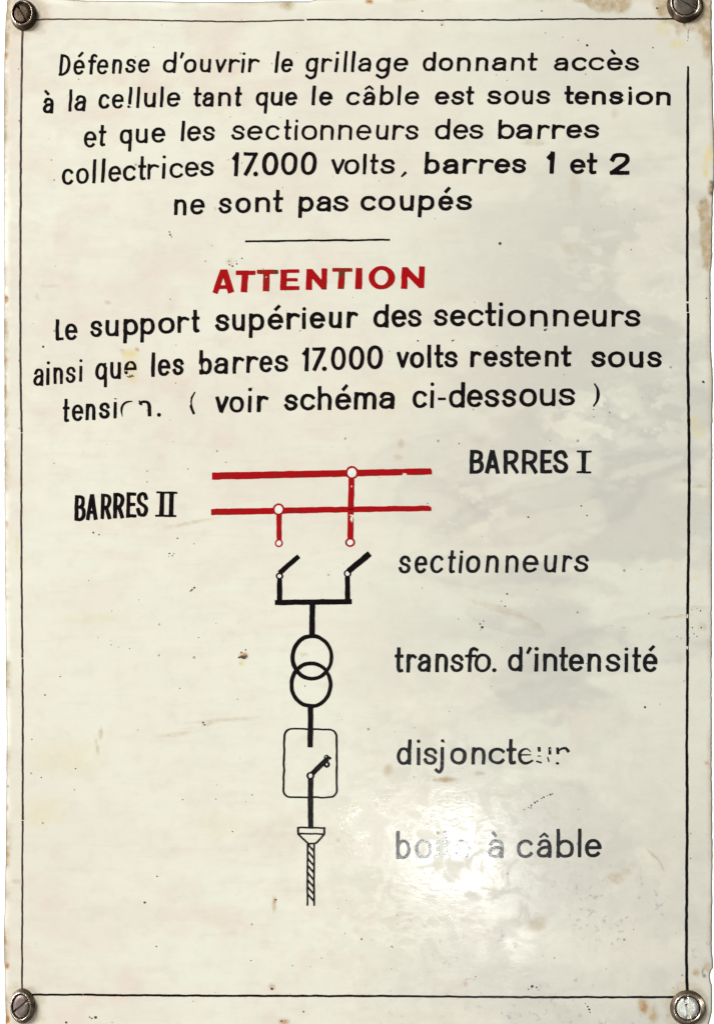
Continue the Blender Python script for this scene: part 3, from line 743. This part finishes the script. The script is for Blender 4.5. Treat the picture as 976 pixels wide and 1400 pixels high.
word(l, 'restent', [642.3, 657.9, 660.5, 679.8, 681.8, 701.4, 702.3, 716, 716, 739, 744.3, 763.3, 765.5, 781], 502.2, 501, 479.6, 479.2, 473, 472.4, 5.1, .02, seed=45)
word(l, 'sous', [807.3, 828.2, 830.3, 854, 859, 879, 883.5, 904.5], 502.3, 502.7, 480.2, 480.7, 473, w=5.2, k=.02, seed=46)
# ---- line 8
l = tline('black lettering, "tension. ( voir schéma ci-dessous )", with one letter almost worn off')
word(l, 'tensi', [85.5, 96, 98.5, 114.5, 117.4, 131.2, 135.2, 151.3, 155.2, 160.4], 577.3, 571.7, 555.3, 548.8, 545.6, 541, 4.7, .02, seed=47, wear=((158.5, 542.6, 3.6, 2.0, .5, 3),))
br = Brush().stroke(sp([(167.2, 568.5), (166.4, 562), (167.6, 555.5), (171.4, 551), (176.5, 548.8), (180.2, 548.4)]), 3.0, taper=((0, .35), (.3, 1), (.8, 1.0), (1, .6)))
br.build('worn_letter', BLACK, l, seed=4)["label"] = "half worn letter o, only its left curve left"
br = Brush().stroke(sp([(192, 551.5), (194, 549.6), (197, 548.8), (201.5, 549.6), (204, 553), (204.4, 560), (204.6, 567)]), 4.6, taper=((0, .8), (.3, .9), (.6, 1.1), (1, 1.1))).stroke([(190.8, 548.5), (193.5, 553)], 2.6)
br.build('worn_letter', BLACK, l, seed=5)["label"] = "worn letter n without its left stem"
Brush().dot(217.4, 567, 2.9, 2.7).build('full_stop', BLACK, l)
br = Brush().stroke(sp([(266, 537.5), (262.3, 544), (261, 551), (262, 558.5), (265, 565)]), 3.8, taper=((0, .55), (.5, 1), (1, 1))); br.wear(259.6, 549, 1.1, 6, .8, 3)
br.build('bracket', BLACK, l)
word(l, 'voir', [293.5, 312.8, 313.3, 334, 338.8, 344.8, 351.3, 368], 565, 563, 542.3, 540, 530, w=5.1, k=.02, seed=48)
word(l, 'schéma', [387.8, 407.9, 410.3, 431, 434.3, 453.4, 458, 480.4, 483.8, 514.3, 518, 539], 561.8, 559.2, 539, 535.2, 528.8, 526, 5.2, .02, seed=49)
word(l, 'ci-dessous', [563.5, 583.4, 587.2, 593.2, 597.6, 609.5, 613, 635.3, 638, 659.6, 661.4, 682.9, 685.3, 706, 709.3, 733.6, 737.3, 759, 762.8, 786.3], 558.3, 554.8, 534, 530.3, 523, 520, 5.2, .02, seed=50)
br = Brush().stroke(sp([(812.8, 525.6), (816.3, 531.5), (817, 540), (815.3, 548), (811.8, 554.3)]), 4.3, taper=((0, .5), (.45, 1.05), (1, .55)))
br.build('bracket', BLACK, l)

# ---- diagram captions
def roman(parent, stems, xa, xb, y0, y1, bar=3.2, mat=BLACK, lean=0.0, sw=6.2):
    br = Brush()
    br.stroke([(xa + lean + bar / 2, y0 + bar / 2), (xb + lean - bar / 2, y0 + bar / 2)], bar * 1.15)
    br.stroke([(xa + bar / 2, y1 - bar / 2), (xb - lean * .3 - bar / 2, y1 - bar / 2)], bar * 1.15)
    for sx in stems: br.stroke([(sx + lean * .5, y0 + 4), (sx, y1 - 4)], sw)
    return br.build('numeral', mat, parent, seed=int(xa))
def capword(parent, text, xs, b0, b1, a0, a1, w, mat, seed):
    return word(parent, text, xs, b0, b1, a0 + 8, a1 + 8, a0, a1, w, .01, mat, seed=seed)
l = tline('caption "BARRES I" beside the upper red bar')
capword(l, 'BARRES', [641.5, 661.3, 662.3, 683, 688, 709, 713, 735, 738, 754.7, 755, 776.3], 647.8, 647.3, 615.2, 615.2, 5.7, GREYBLACK, 51)
roman(l, [797.3], 787.5, 807.6, 615.8, 647.2, 2.9, GREYBLACK, .6, 6.3)
l = tline('narrow caption "BARRES II" beside the lower red bar')
capword(l, 'BARRES', [102.3, 117.8, 117.5, 134.4, 137.8, 153.3, 154.8, 170.8, 173, 187.2, 186.3, 203.3], 712.3, 706.3, 677, 672.2, 5.4, BLACK, 52)
roman(l, [221.1, 234], 212.5, 241.3, 672, 706.8, 2.9, BLACK, 1.2, 6.2)
l = tline('caption "sectionneurs" beside the two open switches')
word(l, 'sectionneurs', [544, 562.3, 566, 584.6, 587.3, 606.7, 610.8, 623.2, 626.3, 632.8, 635.7, 657.3, 663.3, 682, 690, 708.8, 713, 736.4, 742.5, 761, 767.8, 782.3, 783.8, 805], 784.3, 782, 759.5, 758.5, 752.3, 751.6, 4.7, .07, GREYBLACK, seed=53)
l = tline('caption "transfo. d\'intensité" beside the two linked rings')
word(l, 'transfo.', [539, 551.8, 555.2, 569.7, 570.3, 588.4, 594.6, 612, 615, 634.2, 634.6, 654, 648, 671.2, 672, 679], 919.2, 919, 894, 893.7, 885, 884.6, 4.9, .02, GREYBLACK, seed=54)
word(l, 'd’intensité', [693.6, 713.8, 718.7, 727, 730, 735.4, 741.8, 761.4, 763, 776.3, 776.8, 797.7, 802.3, 821.4, 826.8, 848, 852.3, 858.4, 862.6, 876, 877.8, 898.4], 917.8, 919, 893.8, 893.6, 884, 885, 5.1, .02, GREYBLACK, seed=55)
l = tline('caption "disjoncteur" beside the boxed breaker, its last letters worn to fragments')
word(l, 'disjonct', [542, 562, 569.2, 574.4, 578, 598, 594, 609.4, 614.8, 637.8, 644, 663.5, 667.3, 690.2, 691.5, 705.6], 1045.7, 1045, 1021.7, 1021.5, 1010.6, 1010.3, 4.9, .02, GREYBLACK, desc=12.3, seed=56)
br = Brush().stroke([(709.5, 1032.2), (724.5, 1031.6)], 3.0, taper=((0, 1), (1, .6))).stroke(sp([(723.5, 1026.5), (719.5, 1023.8), (715, 1024.6), (711, 1028), (709.8, 1033), (711, 1039), (715.5, 1043), (721, 1043), (726.5, 1040.3)]), 4.6, taper=((0, .4), (.3, .9), (.7, 1.05), (1, .8)))
br.build('worn_letter', GREYBLACK, l, seed=7)["label"] = "letter e whose bowl is open on the right"
br = Brush().stroke([(736.5, 1023), (736.8, 1026)], 4.2).stroke([(735, 1033.5), (738.6, 1034)], 1.6).stroke([(733.5, 1041), (739, 1042.4)], 2.8).stroke([(750.8, 1023), (751, 1030)], 3.9)
br.stroke([(748, 1035.5), (749.5, 1041)], 2.0).wear(751.8, 1025, .7, 1.6, .4, 3)
br.build('worn_letter', GREYBLACK, l, seed=8)["label"] = "letter u left as a few flecks"
br = Brush().stroke([(761.8, 1023.5), (762.2, 1029)], 4.2).stroke(sp([(763, 1027), (767, 1023.5), (772.5, 1023), (776, 1027)]), 3.6, taper=((0, .5), (.5, 1), (1, 1.25))).dot(761.8, 1043.3, 2.5, 1.8)
br.build('worn_letter', GREYBLACK, l, seed=9)["label"] = "letter r with most of its stem gone"
l = tline('caption "boite à câble" crossed by a bright reflection')
word(l, 'boite', [541.3, 561, 566.8, 590.3, 595.5, 600.6, 603, 615.5, 619.5, 642.8], 1174.2, 1173, 1147.8, 1147.2, 1136.5, 1135, 4.8, .0, GREYBLACK, seed=57)
word(l, 'à', [666.6, 688.3], 1173, 1173, 1147.6, 1147.6, 1136, w=4.8, k=.0, mat=GREYBLACK, seed=58)
word(l, 'câble', [706, 728.3, 733, 753.3, 760, 784.3, 789, 794.8, 798.6, 822], 1172.8, 1172.4, 1147.5, 1147, 1133.4, 1133, 4.9, .0, GREYBLACK, seed=59)

# ------------------------------------------------------------------ circuit diagram
dg = empty("circuit_diagram", (0, 0, 0), sign)
dg["label"] = "single line diagram in red and black down the middle of the sign"
def ring(x, y, ro, ri, mat, name='contact_ring', ry=None, riy=None, seed=0, spot=None):
    b_ = Brush().dot(x, y, ro, ry or ro); b_.hole(x, y, ri, riy or ri)
    return b_.build(name, mat, dg, .27, seed, .3)
def bar(pts, w, mat, name, cuts=(), holes=(), seed=0, taper=None, h=.24):
    b_ = Brush().stroke(pts, w / (1 - .14 * (1 if abs(pts[0][0] - pts[-1][0]) > abs(pts[0][1] - pts[-1][1]) else 0)), taper=taper)
    for c in cuts: b_.wear(*c)
    for c in holes: b_.hole(*c)
    return b_.build(name, mat, dg, h, seed, .35)
bar([(295.2, 650.8), (400, 648.6), (585, 644.6)], 9.4, RED, 'busbar', cuts=((553, 648.6, 3, 1.6, .6, 4), (590.5, 641, 2, 1.5, .6, 5)), holes=((481, 646, 7.6),), seed=1, taper=((0, 1.05), (1, .92)))
bar([(293, 700), (430, 697.2), (585, 695)], 8.2, RED, 'busbar', cuts=((589.5, 692, 3.2, 1.6, .8, 6), (588, 699.5, 4, 1.0, .8, 2)), holes=((381, 696.4, 6.9),), seed=2, taper=((0, 1.05), (1, .9)))
ring(481, 646.2, 8.9, 6.0, RED, seed=3, ry=9.2, riy=6.6)
ring(381, 696.5, 8.2, 5.6, RED, seed=4, ry=8.2, riy=5.7)
bar([(480.3, 658.2), (479.6, 684), (479.3, 693)], 8.0, RED, 'red_link', cuts=((480.5, 665, 1.3, 1.2, .8, 3),), seed=5, h=.38)
bar([(479.2, 699), (478.8, 733.5)], 7.9, RED, 'red_link', cuts=((481.3, 707.5, 1.7, 4.2, 1.2, 3), (479.0, 704, 1.2, 1.2, .9, 6), (480.5, 713, 1.2, 1.6, .9, 8)), seed=6, h=.38)
bar([(381.7, 706), (381.6, 735)], 6.9, RED, 'red_link', seed=7)
ring(478.6, 741.5, 7.0, 4.5, RED, ry=6.2, riy=3.7, seed=8)
ring(381.4, 742.5, 5.6, 3.6, RED, seed=9)
bar([(384.5, 781.3), (406, 762.6)], 6.4, BLACK, 'switch_blade', seed=10)
bar([(479, 778.8), (502, 759.6)], 7.8, BLACK, 'switch_blade', seed=11)
ring(382.2, 787.6, 5.0, 2.7, BLACK, seed=12); ring(475.2, 784.2, 5.1, 2.9, BLACK, seed=13, riy=3.3)
for (cx_, cy_, rr_) in ((481, 646.2, 6.1), (381, 696.5, 5.7), (478.6, 741.5, 3.9), (381.4, 742.5, 3.7), (382.2, 787.6, 2.7), (475.2, 784.2, 3.0)):
    Brush().dot(cx_, cy_, rr_ * .98).build('white_spot', WHITEP, dg, .12, 0, .2)
b_ = Brush().stroke([(382.3, 795), (382.3, 823.7), (475, 822.3), (475, 791.5)], 7.0).dot(380.3, 825.5, 1.6).stroke([(380, 823.8), (477, 822.4)], 8.4)
b_.build('yoke', BLACK, dg, .24, 14, .3)
bar([(426.8, 828), (426.6, 866.5)], 7.4, BLACK, 'conductor', seed=15, h=.44)
b_ = Brush().dot(426.3, 898.6, 29.2, 31.8); b_.hole(426.8, 898.9, 23.9, 26.4); b_.build('transformer_ring', BLACK, dg, .26, 16, .5)
b_ = Brush().dot(425, 936, 29.3, 31.9); b_.hole(425.2, 936.0, 23.9, 26.6); b_.build('transformer_ring', BLACK, dg, .36, 17, .5)
bar([(424.5, 968), (424.3, 1000), (423.8, 1018.3)], 7.1, BLACK, 'conductor', seed=18, h=.44)
def rr(x0, y0, x1, y1, r):
    o = []
    for cx_, cy_, a in ((x1 - r, y0 + r, -90), (x1 - r, y1 - r, 0), (x0 + r, y1 - r, 90), (x0 + r, y0 + r, 180)):
        for i in range(7):
            t_ = math.radians(a + 90 * i / 6); o.append((cx_ + r * math.cos(t_), cy_ + r * math.sin(t_)))
    return o
box = [(x - (1.9 if x < 424 else 0) * (y - 996) / 94, y + (1.4 if x > 424 and y < 1040 else 0)) for x, y in rr(389.2, 996.2, 460.1, 1090.2, 9.5)]
Brush().stroke(box, 2.9, closed=True).build('breaker_box_outline', BLACK, dg, .20, 19, .5)
bar([(424.6, 1067), (424.5, 1100), (424.7, 1128.5)], 7.1, BLACK, 'conductor', seed=20, h=.34)
ring(424.5, 1060.6, 5.6, 2.7, BLACK, riy=3.2, seed=21)
b_ = Brush().stroke([(429.4, 1055.2), (445, 1039.6)], 7.4).dot(446.6, 1045, 4.4, 4.7).dot(446.4, 1035.6, 3.8, 3.8).dot(450.6, 1036.4, 2.3, 2.1).stroke([(445, 1037), (447, 1043)], 4)
b_.hole(446.6, 1045.1, 1.35, 1.6); b_.hole(445.4, 1034.4, 1.0, 1.0); b_.build('breaker_blade', BLACK, dg, .28, 22, .3)
b_ = Brush().stroke([(407.4, 1131.3), (443.6, 1132), (443.3, 1140.6), (432.6, 1152.4), (430, 1153.3), (421.5, 1153.2), (407.6, 1140.4)], 2.9, closed=True).stroke([(407.6, 1139.7), (443.2, 1140.2)], 2.8)
b_.build('cable_box_outline', BLACK, dg, .22, 23, .3)
b_ = Brush().stroke([(420.5, 1155), (420.2, 1237.2)], 2.5).stroke([(429.4, 1155), (429.2, 1237.2)], 2.5)
for i in range(8):
    y = 1154.5 + i * 9.75
    b_.stroke([(421.2, y), (428.6, y + 9.2)], 2.8)
b_.build('hatched_cable', BLACK, dg, .22, 24, .25)

# ------------------------------------------------------------------ border lines
def line(pts, w, mat=LINE, cuts=(), taper=None, name='border_line', seed=0, wob=.35):
    b_ = Brush().stroke(pts, w, taper=taper)
    for c in cuts: b_.wear(*c)
    return b_.build(name, mat, sign, .18, seed, wob)
line([(50, 26.9), (80, 26.2), (150, 26.6), (220, 28.2), (300, 29.4), (340, 29.4), (415, 27.4)], 2.2, LINE, seed=1, taper=((0, 1.25), (.15, .9), (.6, 1.05), (1, 1)))
line([(420.5, 27.0), (500, 26.9), (600, 27.2), (700, 27.2), (800, 25.9), (923, 25.7)], 2.5, BLACK, seed=2)
line([(31.2, 42), (30.2, 100), (29.0, 200), (28.7, 300), (28.2, 410), (28.6, 500), (29.9, 589.8)], 2.8, LINE, seed=3)
line([(29.9, 592.8), (29.6, 690), (30.0, 780), (31.2, 898)], 2.6, LINE, seed=4)
line([(31.4, 901.2), (31.6, 1000), (31.6, 1120)], 2.6, LINE, seed=5)
line([(31.4, 1123), (31.0, 1240), (30.6, 1352)], 2.4, LINE, seed=6)
line([(46, 1359.7), (112.6, 1360.0)], 3.3, BLACK, seed=7)
line([(116, 1360.1), (250, 1361.2), (370, 1361.5), (520, 1361.7), (700, 1363.2), (850, 1363.4), (923, 1363.2)], 3.5, BLACK, seed=8, wob=.45)
line([(939.9, 92), (939.4, 160), (939.2, 240), (938.9, 330), (939.2, 425)], 3.4, BLACK, cuts=((939, 413.3, 2.2, 1.4, .6, 3),), seed=9, taper=((0, .8), (.1, 1.1), (1, 1.05)))
line([(939.8, 429.5), (939.5, 500), (941, 590), (941.3, 660), (940.4, 760), (939.3, 838)], 3.9, BLACK, seed=10)
line([(939.2, 839.5), (939.3, 882), (938.6, 960), (938.0, 1027.6)], 3.6, BLACK, cuts=((938.6, 843, 1.4, 3, .8, 3), (938.8, 886, 1.3, 3, .8, 5)), seed=11)
line([(938.2, 1031), (938.6, 1100), (938.2, 1200), (937.6, 1290), (938.6, 1354)], 3.9, BLACK, seed=12)
line([(939.4, 33), (940.2, 40), (939.8, 52)], 2.0, GHOST, seed=13, taper=((0, 1.3), (1, .6)), name='faded_border_line')

# ------------------------------------------------------------------ chips and flecks
CHIPM = make_paint("dark_chip", (.035, .022, .016), (.12, .07, .04), 500, .4, .7, 1, .6)
rs = random.Random(5)
ch = Brush()
def fleck(x, y, rx, ry=None): ch.dot(x, y, rx, ry or rx)
for (x, y, r) in ((59.6, 474, 1.7), (802, 62, 1.7), (683, 333, 2.0), (881, 967, 1.7), (198, 1234, 1.6), (790, 55, 1.0), (232, 317, 1.3), (233, 321, 1.5), (235, 324, 1.1), (128, 728, 1.4), (136, 731, 1.2),
                  (331, 898, 2.6), (334, 898.6, 2.9), (337, 897, 1.4), (330, 892, 1.4), (336, 888.5, 1.1), (327, 899, 1.3), (261, 808, 1.2), (263, 806, 1.3), (266, 803.5, 1.4), (232, 757, 1.2), (236, 760, 1.1), (231, 761, .9),
                  (238, 757, .9), (243, 736, 1.2), (716, 1107, 1.0), (726, 1101, 1.2), (731, 1097.6, 1.5), (734, 1095.5, 1.3), (740, 1091.5, 1.1), (743, 1090, 1.2), (748, 1088, .9), (752, 1086.5, 1.5), (755, 1085.5, 1.1), (722, 1104, .9),
                  (744.5, 451.5, 1.7), (747, 450, .9), (693, 812, 1.5), (659, 857.5, 1.8), (656, 853, 1.2), (661, 849, .9), (657, 861, .8), (794, 691.6, 1.3), (722, 707, 1.3), (802, 705, 1.1), (690, 829, 1.2), (685, 822, .9), (449, 786, 1.1),
                  (960.5, 522, 1.6), (962, 523, 1.2), (618, 466, 1.2), (571, 466, 1.4), (620, 465, .9), (679, 473, .9), (833, 564, 1.1), (811, 570, 1.0), (775, 546, 1.0), (811, 560, .8), (215, 1198, 1.1), (214, 1294, 1.2), (318, 1137, 1.0),
                  (250, 1093, 1.0), (130, 1402, 1.0), (104, 1051, 1.0), (345, 1087, 1.0), (62, 950, 1.3), (83, 925, 1.1), (278, 988, 1.4), (280, 991, 1.2), (417, 938, 1.0), (400, 1320, .9), (57, 1063, .9), (343, 1313, .9), (494, 1284, 1.2),
                  (727, 1348.5, 1.8), (733, 1350, 1.2), (722, 1352.5, 1.1), (805, 1380, 1.5), (803, 1376, 1.2), (806, 1384, 1.0), (800, 1372, .9), (131, 1391, 2.0), (126, 1392.4, 1.2), (123, 1390.7, 1.0), (91, 1398, 1.6), (415, 1383, 1.2),
                  (314, 362, 1.2), (318, 364, 1.3), (324, 361, 1.1), (331, 353, 1.1), (323, 357, .8), (313, 357, .9), (372, 1352, 1.8), (385, 1396, 1.5), (377, 1230, 1.3), (740, 15, 1.2), (577, 15, 1.2), (898, 11, 1.6), (745, 45, 1.0), (604, 34.5, 1.1),
                  (892, 65, 1.1), (336, 1096, .8), (190, 820, .8), (965, 408, 1.2), (952, 870, 1.0), (948, 866, 1.0), (958, 858, 1.2), (942, 872, .8), (946, 858, 1.0), (930, 873, .8), (925, 870, .8), (957, 835, 1.1), (952, 832, .8), (945, 834, .8)):
    fleck(x, y, r * rs.uniform(.95, 1.15), r * rs.uniform(.75, 1.1))
for _ in range(170):
    x, y = rs.uniform(20, 960), rs.uniform(10, 1395); fleck(x, y, rs.uniform(.45, .95))
o = ch.build('paint_chips', CHIPM, sign, .10, 5, .25)
if o: o["kind"] = "stuff"

# ------------------------------------------------------------------ screws
def lathe(name, prof, mat, parent, segs=56, loc=(0, 0, 0)):
    vs, fs = [], []
    for (r, h) in prof:
        for i in range(segs):
            a = 2 * math.pi * i / segs; vs.append((r * S * math.cos(a), -h * S, r * S * math.sin(a)))
    for j in range(len(prof) - 1):
        for i in range(segs):
            k = (i + 1) % segs; fs.append((j * segs + i, j * segs + k, (j + 1) * segs + k, (j + 1) * segs + i))
    me = bpy.data.meshes.new(name); me.from_pydata(vs, [], fs)
    bm = bmesh.new(); bm.from_mesh(me)
    bmesh.ops.remove_doubles(bm, verts=bm.verts, dist=1e-7)
    bmesh.ops.recalc_face_normals(bm, faces=bm.faces); bm.to_mesh(me); bm.free()
    me.polygons.foreach_set('use_smooth', [True] * len(me.polygons)); me.materials.append(mat)
    o = bpy.data.objects.new(name, me); o.location = loc
    return link(o, parent)

def slotted_head(R, h0, h1, slot, depth, mat, parent):
    """a flat head with a real sawn slot along X: two D-shaped cheeks and a floor"""
    bm = bmesh.new()
    def prof(rf, h):   # ring of one cheek
        pts = []
        s = slot / 2; r = R * rf
        a0 = math.asin(s / r)
        for i in range(29):
            a = a0 + (math.pi - 2 * a0) * i / 28; pts.append((r * math.cos(a), r * math.sin(a)))
        return pts
    for sg in (1, -1):
        rings = []
        for rf, h in ((1.0, h0), (1.0, h1 - .9), (.985, h1 - .35), (.94, h1), ):
            rings.append([bm.verts.new((x * S, -h * S, y * sg * S)) for x, y in prof(rf, h)])
        inner = [bm.verts.new((x * S * .6, -(h1 + .04) * S, (slot / 2 + (y - slot / 2) * .6) * sg * S)) for x, y in prof(.94, h1)]
        rings.append(inner)
        for a, b in zip(rings, rings[1:]):
            for i in range(28): bm.faces.new((a[i], a[i + 1], b[i + 1], b[i]))
            bm.faces.new((a[-1], a[0], b[0], b[-1]))
        bm.faces.new(inner)
    # slot floor
    fl = [bm.verts.new((R * math.cos(2 * math.pi * i / 40) * S, -(h1 - depth) * S, R * math.sin(2 * math.pi * i / 40) * S)) for i in range(40)]
    bm.faces.new(fl)
    bmesh.ops.recalc_face_normals(bm, faces=bm.faces)
    me = bpy.data.meshes.new("screw_head"); bm.to_mesh(me); bm.free()
    me.materials.append(mat)
    me.polygons.foreach_set('use_smooth', [len(p.vertices) == 4 for p in me.polygons])
    return link(bpy.data.objects.new("screw_head", me), parent)

def screw(u, v, sx, sz, slot_deg, tilt, wm, hm, lm, label, R=24.3, slot=3.0):
    t = empty("mounting_screw", W(u, v, .3))
    t.scale = (sx, 1, sz)
    t["label"] = label; t["category"] = "screw"; t["group"] = "screws holding the corners of the sign"
    k = R / 24.3
    cw = lathe("cup_washer", [(R * .5, .0), (R, 0), (R * 1.005, .7), (R * .985, 1.4), (R * .95, 2.4), (R * .90, 3.7), (R * .85, 5.1), (R * .81, 6.4), (R * .80, 6.6), (R * .70, 5.0), (R * .66, 3.4), (R * .5, 3.2), (R * .5, .0)], wm, t)
    lathe("lip", [(R * .81, 6.3), (R * .80, 7.0), (R * .775, 7.6), (R * .75, 7.5), (R * .725, 6.8), (R * .705, 5.6), (R * .69, 4.4)], lm, cw)
    hd = slotted_head(R * .635, 3.0, 6.3, slot, 3.0, hm, t)
    if tilt is None:            # this head is tilted to throw the main glare lamp back
        a = (camo.location - t.location).normalized(); b = (GL_MAIN - t.location).normalized(); n = (a + b).normalized()
        tilt = (math.degrees(math.atan2(n.x, -n.y)), -math.degrees(math.atan2(n.z, -n.y)))
    hd.rotation_euler = (Matrix.Rotation(math.radians(tilt[1]), 3, 'X') @ Matrix.Rotation(math.radians(tilt[0]), 3, 'Z') @ Matrix.Rotation(math.radians(-slot_deg), 3, 'Y')).to_euler()
    lathe("shank", [(0, 3.0), (R * .25, 3.0), (R * .25, -22), (R * .18, -24), (0, -24)], wm, t, 24)
    # hexagon nut behind the plate
    lathe("nut", [(R * .26, -6), (R * .52, -6), (R * .52, -13), (R * .26, -13), (R * .26, -6)], wm, t, 6)
    return t
M_DARK = make_metal("dark_bronzed_brass", (.13, .095, .068), (.045, .033, .024), .48)
M_LIP = make_metal("rubbed_brass_edge", (.62, .54, .42), (.30, .24, .17), .26)
M_SILVER = make_metal("rubbed_nickel_edge", (.80, .76, .68), (.45, .39, .32), .24)
M_DHEAD = make_metal("blackened_screw_steel", (.060, .044, .030), (.024, .017, .012), .42)
M_GREY = make_metal("dull_grey_steel", (.25, .225, .19), (.12, .10, .08), .45)
M_BRASS = make_metal("worn_nickel_brass", (.28, .22, .165), (.12, .088, .062), .42)
M_PINK = make_metal("browned_screw_steel", (.27, .215, .20), (.15, .115, .105), .42)
M_BRIGHT = make_metal("bright_nickel", (.90, .90, .87), (.70, .72, .60), .36, .3)
screw(33.2, 21.2, .735, .86, -55, (-3, -4), M_DARK, M_DHEAD, M_LIP, "darkest screw and washer, almost black, at the upper left corner")
screw(935.6, 7.2, 1.01, 1.0, -31, (-2, 3), M_DARK, M_GREY, M_LIP, "grey screw with slanting slot and brown washer on the tan stained upper right corner")
screw(31.4, 1375.2, .70, .99, 30, (-2, -3), M_BRASS, M_PINK, M_SILVER, "pinkish brown screw in a narrow worn brass washer at the lower left corner")
screw(939.2, 1377.6, .99, .99, -82, None, M_BRASS, M_BRIGHT, M_SILVER, "bright shining screw with near upright slot at the lower right corner", slot=4.6)
